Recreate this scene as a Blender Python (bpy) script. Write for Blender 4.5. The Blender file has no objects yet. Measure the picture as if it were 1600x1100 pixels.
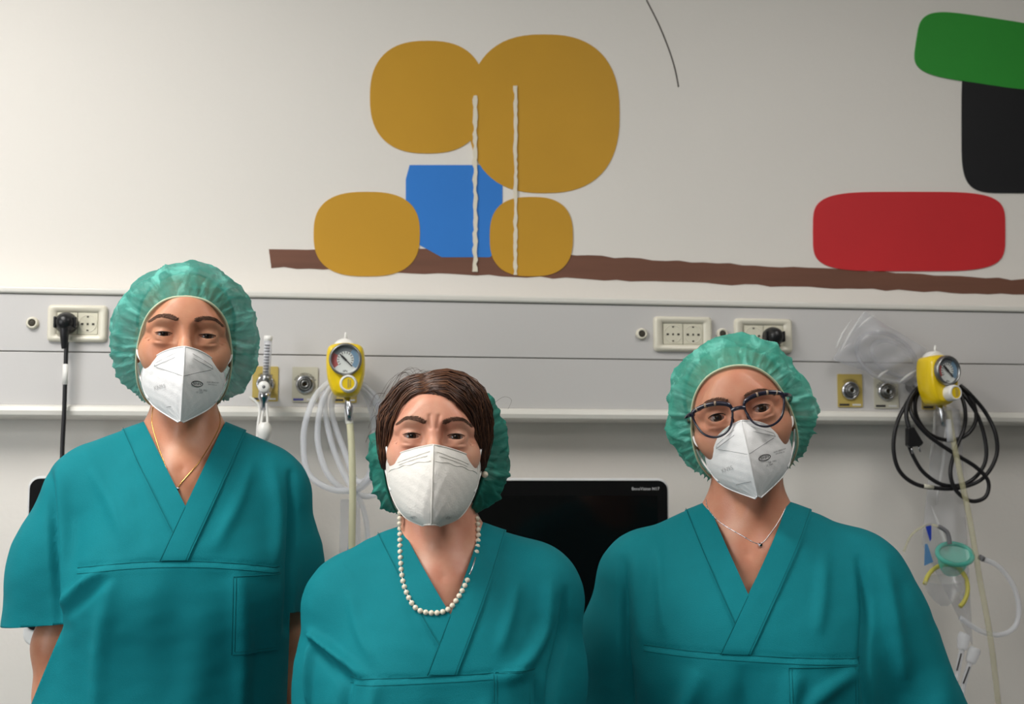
import bpy, bmesh, math, random
import numpy as np
from mathutils import Vector, Matrix
from mathutils.bvhtree import BVHTree

# ---------------------------------------------------------------- camera, world, lights, exposure
SC = bpy.context.scene
COL = SC.collection
CAM = np.array([0.0, 0.0, 1.38])
YAW, PITCH, FPX = math.radians(-8.0), math.radians(5.65), 2100.0
cam_data = bpy.data.cameras.new('camera')
cam_data.sensor_width = 36.0
cam_data.lens = FPX / 1600 * 36.0
cam_data.clip_start = 0.05
cam_data.dof.use_dof = True
cam_data.dof.focus_distance = 1.95
cam_data.dof.aperture_fstop = 6.3
cam = bpy.data.objects.new('camera', cam_data)
COL.objects.link(cam)
cam.location = CAM
cam.rotation_euler = (math.pi/2 + PITCH, 0, YAW)
SC.camera = cam
ROT = np.array(cam.rotation_euler.to_matrix())

def ray(px, py):
    d = ROT @ np.array([(px-800)/FPX, -(py-550)/FPX, -1.0])
    return d
def P(px, py, Y):                       # a pixel taken onto the plane y = Y
    d = ray(px, py)
    return CAM + d*((Y-CAM[1])/d[1])
def PD(px, py, depth):                  # a pixel at a depth along the camera axis
    return CAM + ray(px, py)*depth

W = 2.73                                # back wall plane
RAILY = W - 0.075                       # front of the headwall rail

world = bpy.data.worlds.new('world'); SC.world = world
world.use_nodes = True
world.node_tree.nodes['Background'].inputs[0].default_value = (0.95, 0.97, 1.0, 1)
world.node_tree.nodes['Background'].inputs[1].default_value = 0.25

def area(name, loc, target, size, size_y, power, color=(1, .97, .92)):
    ld = bpy.data.lights.new(name, 'AREA'); ld.shape = 'RECTANGLE'
    ld.size = size; ld.size_y = size_y; ld.energy = power; ld.color = color
    o = bpy.data.objects.new(name, ld); COL.objects.link(o)
    o.location = loc
    d = Vector(target) - Vector(loc)
    o.rotation_euler = d.to_track_quat('-Z', 'Y').to_euler()
    return o
LAMPS = [(-0.95, 1.35, 22.0), (1.15, 1.15, 4.5), (-0.9, -1.2, 10.0)]
for lx, ly, lp in LAMPS:
    area('ceiling_panel_light', (lx, ly, 2.76), (lx, ly, 0), 0.56, 1.1, lp)
area('window_daylight', (-2.35, 0.5, 1.65), (0.2, 1.9, 1.3), 1.3, 1.3, 26.0, (0.95, 0.98, 1.0))

SC.view_settings.view_transform = 'Standard'
SC.view_settings.look = 'None'
SC.view_settings.exposure = 0.42
SC.view_settings.gamma = 1.0
SC.view_settings.use_curve_mapping = False

# ---------------------------------------------------------------- materials
MATS = {}
def srgb(r, g, b):
    f = lambda c: (c/255/12.92) if c/255 <= .04045 else ((c/255+.055)/1.055)**2.4
    return (f(r), f(g), f(b), 1)
def mat(name, col, rough=.5, metal=0, bump=0, bscale=200, var=0, vscale=8, trans=0, alpha=1, sss=0, coat=0, emis=0, spec=.5, ior=1.45, stretch=(1, 1, 1), fine=None):
    m = bpy.data.materials.new(name); m.use_nodes = True
    nt = m.node_tree; n = nt.nodes; b = n['Principled BSDF']
    b.inputs['Base Color'].default_value = col
    b.inputs['Roughness'].default_value = rough
    b.inputs['Metallic'].default_value = metal
    b.inputs['Transmission Weight'].default_value = trans
    b.inputs['Alpha'].default_value = alpha
    b.inputs['IOR'].default_value = ior
    b.inputs['Specular IOR Level'].default_value = spec
    b.inputs['Coat Weight'].default_value = coat
    if sss:
        b.inputs['Subsurface Weight'].default_value = sss
        b.inputs['Subsurface Radius'].default_value = (1.0, .35, .18)
        b.inputs['Subsurface Scale'].default_value = .012
    tc = n.new('ShaderNodeTexCoord'); mp = n.new('ShaderNodeMapping')
    mp.inputs['Scale'].default_value = stretch
    nt.links.new(tc.outputs['Object'], mp.inputs['Vector'])
    # every surface carries a faint procedural unevenness of tone
    ns = n.new('ShaderNodeTexNoise'); ns.inputs['Scale'].default_value = vscale; ns.inputs['Detail'].default_value = 4
    nt.links.new(mp.outputs[0], ns.inputs['Vector'])
    hs = n.new('ShaderNodeHueSaturation'); hs.inputs['Color'].default_value = col
    mr = n.new('ShaderNodeMapRange'); v = var or .02
    mr.inputs['From Min'].default_value = .3; mr.inputs['From Max'].default_value = .7
    mr.inputs['To Min'].default_value = 1-v; mr.inputs['To Max'].default_value = 1+v
    nt.links.new(ns.outputs['Fac'], mr.inputs['Value']); nt.links.new(mr.outputs[0], hs.inputs['Value'])
    nt.links.new(hs.outputs[0], b.inputs['Base Color'])
    if bump:
        n2 = n.new('ShaderNodeTexNoise'); n2.inputs['Scale'].default_value = bscale; n2.inputs['Detail'].default_value = 3
        bp = n.new('ShaderNodeBump'); bp.inputs['Strength'].default_value = bump; bp.inputs['Distance'].default_value = .002
        nt.links.new(mp.outputs[0], n2.inputs['Vector'])
        nt.links.new(n2.outputs['Fac'], bp.inputs['Height']); nt.links.new(bp.outputs[0], b.inputs['Normal'])
    if emis:
        b.inputs['Emission Color'].default_value = col; b.inputs['Emission Strength'].default_value = emis
    MATS[name] = m
    return m

mat('wall_paint', srgb(230, 225, 219), .75, bump=.25, bscale=90, var=.012, vscale=2)
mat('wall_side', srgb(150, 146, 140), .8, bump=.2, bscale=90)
mat('rail_panel', srgb(206, 203, 202), .38, bump=.05, bscale=300, var=.01, vscale=3)
mat('rail_trim', srgb(224, 221, 214), .35, var=.01, vscale=3)
mat('rail_gap', srgb(120, 116, 110), .8)
mat('ceiling_tile', srgb(235, 235, 230), .9, bump=.4, bscale=150)
mat('floor_vinyl', srgb(112, 120, 124), .35, var=.06, vscale=30)
mat('skirting', srgb(120, 130, 135), .5)
mat('ivory_plastic', srgb(228, 222, 205), .3, coat=.2)
mat('white_plastic', srgb(236, 234, 230), .3)
mat('socket_insert', srgb(225, 220, 200), .35)
mat('socket_dark', srgb(60, 55, 45), .6)
mat('black_rubber', srgb(28, 27, 30), .42)
mat('black_plastic', srgb(24, 24, 26), .35)
mat('chrome', srgb(200, 200, 205), .18, metal=1)
mat('steel', srgb(150, 150, 150), .35, metal=1)
mat('brass_hole', srgb(50, 40, 20), .5)
mat('gold_plate', srgb(186, 164, 90), .45, var=.05, vscale=20)
mat('grey_plate', srgb(196, 192, 176), .45, var=.03, vscale=20)
mat('yellow_plastic', srgb(240, 205, 20), .32, coat=.3)
mat('dial_face', srgb(222, 225, 222), .4)
mat('dial_blue', srgb(120, 150, 175), .5)
mat('dial_grey', srgb(120, 125, 130), .5)
mat('dial_red', srgb(175, 90, 90), .5)
mat('print_dark', srgb(50, 48, 50), .6)
mat('print_grey', srgb(120, 120, 124), .6)
mat('emboss_grey', srgb(196, 194, 194), .7)
mat('print_blue', srgb(80, 80, 150), .6)
mat('print_white', srgb(215, 215, 215), .6)
mat('glass_clear', (1, 1, 1, 1), .03, trans=1, ior=1.1)
mat('lens_glass', (1, 1, 1, 1), .0, trans=1, ior=1.02)
mat('clear_tube', srgb(238, 240, 248), .2, alpha=.42, spec=.6)
mat('grey_tube', srgb(190, 190, 196), .3, alpha=.35)
mat('clear_film', srgb(205, 205, 210), .15, alpha=.34, spec=.9, bump=.6, bscale=25)
mat('film_crease', srgb(240, 240, 240), .3, alpha=.4)
mat('cream_tube', srgb(228, 224, 190), .3, alpha=.9)
mat('cream_film', srgb(214, 208, 170), .3, alpha=.35)
mat('white_cotton', srgb(238, 238, 238), .8)
mat('blue_label', srgb(30, 60, 175), .5)
mat('light_blue_label', srgb(95, 150, 205), .5, alpha=.8)
mat('mint_plastic', srgb(80, 195, 178), .25, alpha=.55)
mat('yellow_ring', srgb(208, 200, 90), .4, alpha=.8)
mat('screen_black', srgb(9, 11, 12), .12, spec=.3)
mat('bezel_black', srgb(14, 14, 15), .3, spec=.3)
mat('silver_frame', srgb(214, 214, 214), .35)
mat('scrub_cloth', srgb(3, 123, 133), .78, bump=.35, bscale=900, var=.05, vscale=6, spec=.25)
mat('scrub_seam', srgb(3, 98, 105), .8, bump=.3, bscale=900, spec=.2)
mat('trouser_cloth', srgb(4, 112, 118), .8, bump=.3, bscale=900, spec=.2)
mat('clog_white', srgb(225, 225, 222), .5)
mat('mask_white', srgb(236, 235, 235), .85, bump=.2, bscale=500, spec=.2, sss=0)
mat('mask_ivory', srgb(232, 228, 222), .85, bump=.3, bscale=400, spec=.2)
mat('elastic_cream', srgb(196, 206, 176), .8)
mat('hair_brown', srgb(66, 40, 28), .45, var=.3, vscale=60, stretch=(1, 1, .15))
mat('hair_light', srgb(104, 68, 46), .4, var=.3, vscale=60)
mat('hair_dark', srgb(40, 28, 24), .5, var=.3, vscale=60)
mat('brow_hair', srgb(100, 70, 54), .7)
mat('lash_black', srgb(26, 18, 16), .6)
mat('gold_metal', srgb(226, 180, 105), .22, metal=1)
mat('silver_metal', srgb(215, 215, 220), .15, metal=1)
mat('pearl', srgb(236, 226, 205), .22, coat=.6)
mat('tortoise', srgb(28, 26, 44), .2, coat=.5)
mat('tortoise_light', srgb(150, 128, 108), .25, coat=.5)
mat('paint_ochre', srgb(196, 146, 34), .6, var=.04, vscale=5)
mat('paint_blue', srgb(42, 122, 208), .6, var=.03, vscale=5)
mat('paint_brown', srgb(112, 74, 58), .65, var=.12, vscale=12, stretch=(.3, 1, 4))
mat('paint_black', srgb(22, 22, 26), .5)
mat('paint_green', srgb(42, 148, 48), .6, var=.03)
mat('paint_red', srgb(200, 38, 44), .6, var=.03)
mat('paint_line', srgb(70, 62, 55), .6)
mat('scrape_plaster', srgb(226, 218, 200), .85)
mat('lamp_diffuser', (1, .98, .94, 1), .5, emis=3)
mat('shadow_line', srgb(150, 146, 140), .7)

def skin(name, base, deep):
    m = mat(name, base, .42, bump=.12, bscale=420, sss=.12, spec=.45)
    nt = m.node_tree; n = nt.nodes; b = n['Principled BSDF']
    tc = n.new('ShaderNodeTexCoord'); ns = n.new('ShaderNodeTexNoise'); ns.inputs['Scale'].default_value = 22; ns.inputs['Detail'].default_value = 5
    mx = n.new('ShaderNodeMix'); mx.data_type = 'RGBA'
    mx.inputs[6].default_value = base; mx.inputs[7].default_value = deep
    mr = n.new('ShaderNodeMapRange'); mr.inputs['From Min'].default_value = .35; mr.inputs['From Max'].default_value = .75
    nt.links.new(tc.outputs['Object'], ns.inputs['Vector']); nt.links.new(ns.outputs['Fac'], mr.inputs['Value'])
    nt.links.new(mr.outputs[0], mx.inputs[0]); nt.links.new(mx.outputs[2], b.inputs['Base Color'])
    return m
skin('skin_tan', srgb(208, 150, 119), srgb(192, 122, 92))
skin('skin_rosy', srgb(220, 164, 138), srgb(210, 136, 112))
skin('skin_olive', srgb(206, 148, 120), srgb(196, 124, 98))

def eye_mat():
    m = bpy.data.materials.new('eye_surface'); m.use_nodes = True
    nt = m.node_tree; n = nt.nodes; b = n['Principled BSDF']
    b.inputs['Roughness'].default_value = .06
    tc = n.new('ShaderNodeTexCoord'); sp = n.new('ShaderNodeSeparateXYZ'); nt.links.new(tc.outputs['Object'], sp.inputs[0])
    cx = n.new('ShaderNodeCombineXYZ'); nt.links.new(sp.outputs[0], cx.inputs[0]); nt.links.new(sp.outputs[2], cx.inputs[2])
    ln = n.new('ShaderNodeVectorMath'); ln.operation = 'LENGTH'; nt.links.new(cx.outputs[0], ln.inputs[0])
    mr = n.new('ShaderNodeMapRange'); mr.inputs['From Max'].default_value = .012; nt.links.new(ln.outputs['Value'], mr.inputs['Value'])
    cr = n.new('ShaderNodeValToRGB'); nt.links.new(mr.outputs[0], cr.inputs[0]); nt.links.new(cr.outputs[0], b.inputs['Base Color'])
    e = cr.color_ramp.elements
    e[0].position = 0; e[0].color = (.004, .003, .003, 1); e[1].position = .18; e[1].color = (.004, .003, .003, 1)
    for p, c in ((.22, (.045, .022, .012, 1)), (.50, (.03, .015, .01, 1)), (.56, (.30, .22, .20, 1)), (1, (.34, .22, .19, 1))):
        q = e.new(p); q.color = c
    MATS['eye_surface'] = m
eye_mat()

def cap_mat(name, base, light, alpha, scale=(1, 1, 1)):
    m = mat(name, base, .6, spec=.35, alpha=alpha)
    nt = m.node_tree; n = nt.nodes; b = n['Principled BSDF']; out = n['Material Output']
    tr = n.new('ShaderNodeBsdfTranslucent'); tr.inputs['Color'].default_value = light
    mx = n.new('ShaderNodeMixShader'); mx.inputs[0].default_value = .30
    nt.links.new(b.outputs[0], mx.inputs[1]); nt.links.new(tr.outputs[0], mx.inputs[2])
    tp = n.new('ShaderNodeBsdfTransparent'); m2 = n.new('ShaderNodeMixShader')
    # non-woven fibre: uneven density lets more or less show through
    tc = n.new('ShaderNodeTexCoord'); ns = n.new('ShaderNodeTexNoise'); ns.inputs['Scale'].default_value = 38; ns.inputs['Detail'].default_value = 6
    nt.links.new(tc.outputs['Object'], ns.inputs['Vector'])
    # gathers of the thin cloth, running from the elastic to the crown (UV: u round the rim, v to the crown)
    uv = n.new('ShaderNodeMapping'); uv.inputs['Scale'].default_value = (46, 5, 1); nt.links.new(tc.outputs['UV'], uv.inputs['Vector'])
    g = n.new('ShaderNodeTexNoise'); g.inputs['Scale'].default_value = 1; g.inputs['Detail'].default_value = 4; g.inputs['Distortion'].default_value = .8; nt.links.new(uv.outputs[0], g.inputs['Vector'])
    bp = n.new('ShaderNodeBump'); bp.inputs['Strength'].default_value = .7; bp.inputs['Distance'].default_value = .006
    gr = n.new('ShaderNodeMapRange'); gr.inputs['From Min'].default_value = .52; gr.inputs['From Max'].default_value = .66; nt.links.new(g.outputs['Fac'], gr.inputs['Value'])
    hs = [q for q in n if q.type == 'HUE_SAT'][0]; cm = n.new('ShaderNodeMix'); cm.data_type = 'RGBA'; cm.inputs[7].default_value = light
    nt.links.new(gr.outputs[0], cm.inputs[0]); nt.links.new(hs.outputs[0], cm.inputs[6]); nt.links.new(cm.outputs[2], b.inputs['Base Color'])  # ridges lightened in the base colour: doubled cloth plus painted wrinkle highlights
    nt.links.new(g.outputs['Fac'], bp.inputs['Height']); nt.links.new(bp.outputs[0], b.inputs['Normal']); nt.links.new(bp.outputs[0], tr.inputs['Normal'])
    mr = n.new('ShaderNodeMapRange'); mr.inputs['From Min'].default_value = .35; mr.inputs['From Max'].default_value = .65
    mr.inputs['To Min'].default_value = 1-alpha+.09; mr.inputs['To Max'].default_value = max(0, 1-alpha-.09)
    nt.links.new(ns.outputs['Fac'], mr.inputs['Value']); nt.links.new(mr.outputs[0], m2.inputs[0])
    nt.links.new(mx.outputs[0], m2.inputs[1]); nt.links.new(tp.outputs[0], m2.inputs[2])
    b.inputs['Alpha'].default_value = 1
    nt.links.new(m2.outputs[0], out.inputs['Surface'])
cap_mat('cap_teal', srgb(52, 150, 138), srgb(120, 225, 210), .74)
cap_mat('cap_mint', srgb(74, 180, 160), srgb(140, 240, 222), .78)
cap_mat('cap_deep', srgb(42, 128, 114), srgb(66, 170, 152), .86)

# ---------------------------------------------------------------- object helpers
def tag(o, label=None, cat=None, group=None, kind=None):
    if label: o['label'] = label
    if cat: o['category'] = cat
    if group: o['group'] = group
    if kind: o['kind'] = kind
    return o
def empty(name, loc=(0, 0, 0), label=None, cat=None, group=None, rz=0):
    o = bpy.data.objects.new(name, None); COL.objects.link(o)
    o.location = loc; o.rotation_euler = (0, 0, rz); o.empty_display_size = .05
    return tag(o, label, cat, group)
def mesh_obj(name, verts, faces, m, parent=None, smooth=True, world=False):
    me = bpy.data.meshes.new(name)
    me.from_pydata([tuple(map(float, v)) for v in verts], [], [tuple(map(int, f)) for f in faces]); me.update()
    return link(name, me, m, parent, smooth, world)
def link(name, me, m, parent=None, smooth=True, world=False):
    if smooth: me.polygons.foreach_set('use_smooth', [True]*len(me.polygons))
    for q in (m if isinstance(m, (list, tuple)) else [m]): me.materials.append(MATS[q])
    o = bpy.data.objects.new(name, me); COL.objects.link(o)
    if parent is not None:
        o.parent = parent
        if world:
            bpy.context.view_layer.update()
            o.matrix_parent_inverse = parent.matrix_world.inverted()
    return o
def bm_obj(name, bm, m, parent=None, smooth=False, bevel=0, seg=2, world=False):
    me = bpy.data.meshes.new(name)
    bmesh.ops.recalc_face_normals(bm, faces=bm.faces)
    bm.to_mesh(me); bm.free()
    o = link(name, me, m, parent, smooth, world)
    if bevel:
        md = o.modifiers.new('bevel', 'BEVEL'); md.width = bevel; md.segments = seg; md.limit_method = 'ANGLE'; md.angle_limit = .7
    return o
def box(bm, x0, x1, y0, y1, z0, z1, M=None):
    r = bmesh.ops.create_cube(bm, size=1)
    A = Matrix.Translation(((x0+x1)/2, (y0+y1)/2, (z0+z1)/2)) @ Matrix.Diagonal((x1-x0, y1-y0, z1-z0, 1))
    bmesh.ops.transform(bm, matrix=(M @ A) if M is not None else A, verts=r['verts'])
def rbox(bm, cx, cz, w, h, r, y0, y1, n=6, taper=0):
    """rounded rectangle in xz, extruded from y0 (front) to y1 (back); taper shrinks the front"""
    def loop(y, sh):
        out = []
        for q, (sx, sz) in enumerate(((1, 1), (-1, 1), (-1, -1), (1, -1))):
            for k in range(n+1):
                a = q*math.pi/2 + k/n*math.pi/2
                out.append(bm.verts.new((cx+sx*(w/2-r-sh)+math.cos(a)*r, y, cz+sz*(h/2-r-sh)+math.sin(a)*r)))
        return out
    A = loop(y0, taper); B = loop(y0+min(abs(taper), abs(y1-y0)*.5), 0) if taper else None; Cc = loop(y1, 0)
    bm.faces.new(A)
    rings = [A] + ([B] if B else []) + [Cc]
    for a, b in zip(rings, rings[1:]):
        for i in range(len(a)):
            j = (i+1) % len(a); bm.faces.new((a[i], a[j], b[j], b[i]))
    bm.faces.new(list(reversed(Cc)))
def lathe(bm, prof, M=None, n=32, cap=True):
    """profile of (radius, distance along -y towards the viewer) turned about the y axis"""
    rings = []
    for r, d in prof:
        rings.append([bm.verts.new((M or Matrix()) @ Vector((max(r, 1e-5)*math.cos(2*math.pi*k/n), -d, max(r, 1e-5)*math.sin(2*math.pi*k/n)))) for k in range(n)])
    for a, b in zip(rings, rings[1:]):
        for i in range(n):
            j = (i+1) % n; bm.faces.new((a[i], a[j], b[j], b[i]))
    if cap:
        bm.faces.new(rings[0]); bm.faces.new(list(reversed(rings[-1])))
def catmull(pts, n=8, closed=False):
    p = [np.array(q, float) for q in pts]
    if len(p) < 3: return p
    out = []
    N = len(p)
    rng = range(N) if closed else range(N-1)
    for i in rng:
        if closed: a, b, c, d = p[(i-1) % N], p[i], p[(i+1) % N], p[(i+2) % N]
        else: a, b, c, d = p[max(i-1, 0)], p[i], p[i+1], p[min(i+2, N-1)]
        for k in range(n):
            t = k/n
            out.append(.5*((2*b)+(-a+c)*t+(2*a-5*b+4*c-d)*t*t+(-a+3*b-3*c+d)*t**3))
    if not closed: out.append(p[-1])
    return out
def tube(bm, pts, r, n=8, closed=False, smooth=0):
    if smooth: pts = catmull(pts, smooth, closed)
    pts = [Vector(p) for p in pts]; N = len(pts)
    rr = r if callable(r) else (lambda t: r)
    rings = []; up = None
    for i, p in enumerate(pts):
        a = pts[(i-1) % N] if (closed or i) else p
        b = pts[(i+1) % N] if (closed or i < N-1) else p
        t = (b-a)
        if t.length < 1e-9: t = Vector((0, 0, 1))
        t.normalize()
        if up is None:
            up = t.orthogonal().normalized()
        up = (up - t*up.dot(t))
        if up.length < 1e-6: up = t.orthogonal()
        up.normalize(); s = t.cross(up)
        q = rr(i/max(N-1, 1))
        rings.append([bm.verts.new(p+(up*math.cos(2*math.pi*k/n)+s*math.sin(2*math.pi*k/n))*q) for k in range(n)])
    m = N if closed else N-1
    for i in range(m):
        a, b = rings[i], rings[(i+1) % N]
        off = 0
        if closed and i == N-1:
            off = min(range(n), key=lambda o: (a[0].co-b[o].co).length)
        for k in range(n):
            j = (k+1) % n
            bm.faces.new((a[k], a[j], b[(j+off) % n], b[(k+off) % n]))
    if not closed:
        bm.faces.new(list(reversed(rings[0]))); bm.faces.new(rings[-1])
def tube_obj(name, pts, r, m, parent=None, n=10, closed=False, smooth=8, world=True):
    bm = bmesh.new(); tube(bm, pts, r, n, closed, smooth)
    return bm_obj(name, bm, m, parent, True, world=world)
def text_geo(s, size, align='CENTER', spacing=1.0):
    c = bpy.data.curves.new('t', 'FONT'); c.body = s; c.size = size; c.align_x = align; c.align_y = 'CENTER'; c.space_character = spacing
    c.resolution_u = 2
    o = bpy.data.objects.new('t', c); COL.objects.link(o)
    bpy.context.view_layer.update()
    me = bpy.data.meshes.new_from_object(o.evaluated_get(bpy.context.evaluated_depsgraph_get()))
    v = [(q.co.x, q.co.y) for q in me.vertices]; f = [tuple(p.vertices) for p in me.polygons]
    bpy.data.objects.remove(o); bpy.data.meshes.remove(me); bpy.data.curves.remove(c)
    return v, f
def text_flat(name, s, size, origin, y, m, parent=None, align='CENTER', world=True, arc=None):
    """upright lettering facing -y at (x, z) = origin; arc = radius bends it over a circle centred on origin"""
    v, f = text_geo(s, size, align)
    if arc:
        out = [(origin[0]+math.sin(a/arc)*(arc+b), y, origin[1]+math.cos(a/arc)*(arc+b)) for a, b in v]
    else:
        out = [(origin[0]+a, y, origin[1]+b) for a, b in v]
    return mesh_obj(name, out, f, m, parent, smooth=False, world=world)
def flat_shape(bm, pts, y, th):
    """closed outline (x, z) as a thin slab from y (back) to y-th"""
    a = [bm.verts.new((p[0], y-th, p[1])) for p in pts]; b = [bm.verts.new((p[0], y, p[1])) for p in pts]
    f = bm.faces.new(a); bm.faces.new(list(reversed(b)))
    n = len(a)
    for i in range(n):
        j = (i+1) % n; bm.faces.new((a[i], b[i], b[j], a[j]))

# ---------------------------------------------------------------- the room
def slab(name, x0, x1, y0, y1, z0, z1, m):
    bm = bmesh.new(); box(bm, x0, x1, y0, y1, z0, z1)
    return tag(bm_obj(name, bm, m), kind='structure')
slab('floor', -2.6, 3.0, -2.6, W+.1, -.1, 0, 'floor_vinyl')
slab('ceiling', -2.6, 3.0, -2.6, W+.1, 2.8, 2.9, 'ceiling_tile')
slab('wall_back', -2.6, 3.0, W, W+.12, 0, 2.8, 'wall_paint')
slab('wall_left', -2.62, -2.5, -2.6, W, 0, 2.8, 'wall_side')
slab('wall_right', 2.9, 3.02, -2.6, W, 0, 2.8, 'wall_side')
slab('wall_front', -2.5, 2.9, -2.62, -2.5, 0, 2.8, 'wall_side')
slab('baseboard_back', -2.5, 2.9, W-.015, W-.0005, 0, .1, 'skirting')
for i, (lx, ly, lp) in enumerate(LAMPS):
    o = empty('ceiling_light', (lx, ly, 2.8), ['flat ceiling light panel above the woman on the left', 'flat ceiling light panel above the woman on the right', 'flat ceiling light panel farther back behind the camera'][i], 'ceiling light', 'ceiling light panels')
    bm = bmesh.new()
    for a in ((-.33, .33, -.62, -.59), (-.33, .33, .59, .62), (-.33, -.30, -.59, .59), (.30, .33, -.59, .59)):
        box(bm, a[0], a[1], a[2], a[3], -.03, 0)
    bm_obj('frame', bm, 'white_plastic', o)
    bm = bmesh.new(); box(bm, -.30, .30, -.59, .59, -.018, -.002); bm_obj('diffuser', bm, 'lamp_diffuser', o)
# ---------------------------------------------------------------- headwall rail
zt, zt2 = P(800, 463, RAILY)[2], P(800, 474, RAILY)[2]
zs, zb2, zb = P(800, 559, RAILY)[2], P(800, 638, RAILY)[2], P(800, 656, RAILY)[2]
rail = empty('headwall_rail', (0.2, W, zb), 'long pale grey medical supply rail running across the wall behind the women', 'rail')
X0, X1 = -2.49, 2.89
bm = bmesh.new(); box(bm, X0, X1, RAILY, W, zs+.001, zt2); bm_obj('upper_panel', bm, 'rail_panel', rail, bevel=.001, world=True)
bm = bmesh.new(); box(bm, X0, X1, RAILY, W, zb2, zs-.0012); bm_obj('lower_panel', bm, 'rail_panel', rail, bevel=.001, world=True)
bm = bmesh.new(); box(bm, X0, X1, RAILY+.004, W, zs-.0012, zs+.001); bm_obj('seam', bm, 'rail_gap', rail, world=True)
bm = bmesh.new(); box(bm, X0, X1, RAILY-.006, W, zt2+.0015, zt); bm_obj('top_lip', bm, 'rail_trim', rail, bevel=.004, seg=3, world=True)
bm = bmesh.new(); box(bm, X0, X1, RAILY+.003, W, zt2, zt2+.0015); bm_obj('seam', bm, 'rail_gap', rail, world=True)
bm = bmesh.new()
prof = [(W, zb2), (RAILY, zb2), (RAILY-.009, zb2-.004), (RAILY-.013, zb2-.012), (RAILY-.011, zb+.003), (RAILY-.004, zb), (RAILY+.02, zb-.002), (W, zb-.002)]
a = [bm.verts.new((X0, y, z)) for y, z in prof]; b = [bm.verts.new((X1, y, z)) for y, z in prof]
bm.faces.new(a); bm.faces.new(list(reversed(b)))
for i in range(len(a)):
    j = (i+1) % len(a); bm.faces.new((a[i], b[i], b[j], a[j]))
bm_obj('bottom_ledge', bm, 'rail_trim', rail, world=True)

# ---------------------------------------------------------------- sockets
def socket(px0, px1, py0, py1, label, plug=None):
    A = P(px0, py1, RAILY); B = P(px1, py0, RAILY)
    cx, cz, w, h = (A[0]+B[0])/2, (A[2]+B[2])/2, B[0]-A[0], B[2]-A[2]
    o = empty('wall_socket', (cx, RAILY, cz), label, 'socket', 'double socket plates on the rail')
    bm = bmesh.new()
    # frame as a bevelled ring
    def loop(y, hw, hh, r=.008, n=4):
        out = []
        for q, (sx, sz) in enumerate(((1, 1), (-1, 1), (-1, -1), (1, -1))):
            for k in range(n+1):
                a = q*math.pi/2+k/n*math.pi/2
                out.append(bm.verts.new((sx*(hw-r)+math.cos(a)*r, y, sz*(hh-r)+math.sin(a)*r)))
        return out
    iw, ih = w*.345, h*.30
    L = [loop(0, w/2, h/2), loop(-.005, w/2, h/2), loop(-.010, w/2-.003, h/2-.003), loop(-.0105, w/2-.006, h/2-.006), loop(-.0085, iw+.003, ih+.003, .003), loop(-.004, iw, ih, .002)]
    for a, b in zip(L, L[1:]):
        for i in range(len(a)):
            j = (i+1) % len(a); bm.faces.new((a[i], a[j], b[j], b[i]))
    bm_obj('frame', bm, 'ivory_plastic', o, True)
    for s in (-1, 1):
        bm = bmesh.new(); box(bm, s*iw/2-iw/2+.0006, s*iw/2+iw/2-.0006, -.0052, -.0005, -ih+.0005, ih-.0005)
        ins = bm_obj('outlet', bm, 'socket_insert', o, bevel=.0008)
        # round recess: ring wall with darker well
        bm = bmesh.new(); R = min(iw*.43, ih*.86)
        lathe(bm, [(R, .0054), (R*1.04, .0058), (R*1.0, .0062), (R*.93, .0054)], Matrix.Translation((s*iw/2, 0, 0)), 28, cap=False)
        bm_obj('recess', bm, 'ivory_plastic', ins, True)
        bm = bmesh.new()
        for dx in (-1, 0, 1):
            ww = .0022 if dx else .0016
            box(bm, s*iw/2+dx*R*.62-ww, s*iw/2+dx*R*.62+ww, -.0064, -.0052, -.0018-R*.05, .0018-R*.05)
        for dz in (.8, -.8):
            box(bm, s*iw/2-.0018, s*iw/2+.0018, -.0064, -.0052, dz*R-.0012, dz*R+.0012)
        bm_obj('contact_hole', bm, 'socket_dark', ins)
    return o, cx, cz, iw
s1 = socket(74, 169, 478, 534, 'ivory double socket plate left of the tallest woman, one outlet filled by a black plug')
s2 = socket(1021, 1111, 496, 549, 'ivory double socket plate on the rail, both outlets empty')
s3 = socket(1147, 1236, 499, 551, 'white double socket plate partly behind the cap of the woman with glasses')

def eq_stud(px, py, label):
    c = P(px, py, RAILY); o = empty('earth_stud', tuple(c), label, 'earth terminal', 'round grounding studs on the rail')
    r = 9/760
    bm = bmesh.new(); lathe(bm, [(r*1.0, 0), (r*1.0, .004), (r*.85, .008), (r*.62, .009), (r*.6, .003)], n=28); bm_obj('collar', bm, 'ivory_plastic', o, True)
    bm = bmesh.new(); lathe(bm, [(r*.56, .002), (r*.56, .0065), (r*.3, .0075)], n=20); bm_obj('pin', bm, 'socket_dark', o, True)
eq_stud(51, 505, 'round grounding stud at the far left end of the rail')
eq_stud(1002, 522, 'round grounding stud just left of the empty double socket')
eq_stud(1128, 522, 'round grounding stud between the two right-hand sockets')

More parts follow.
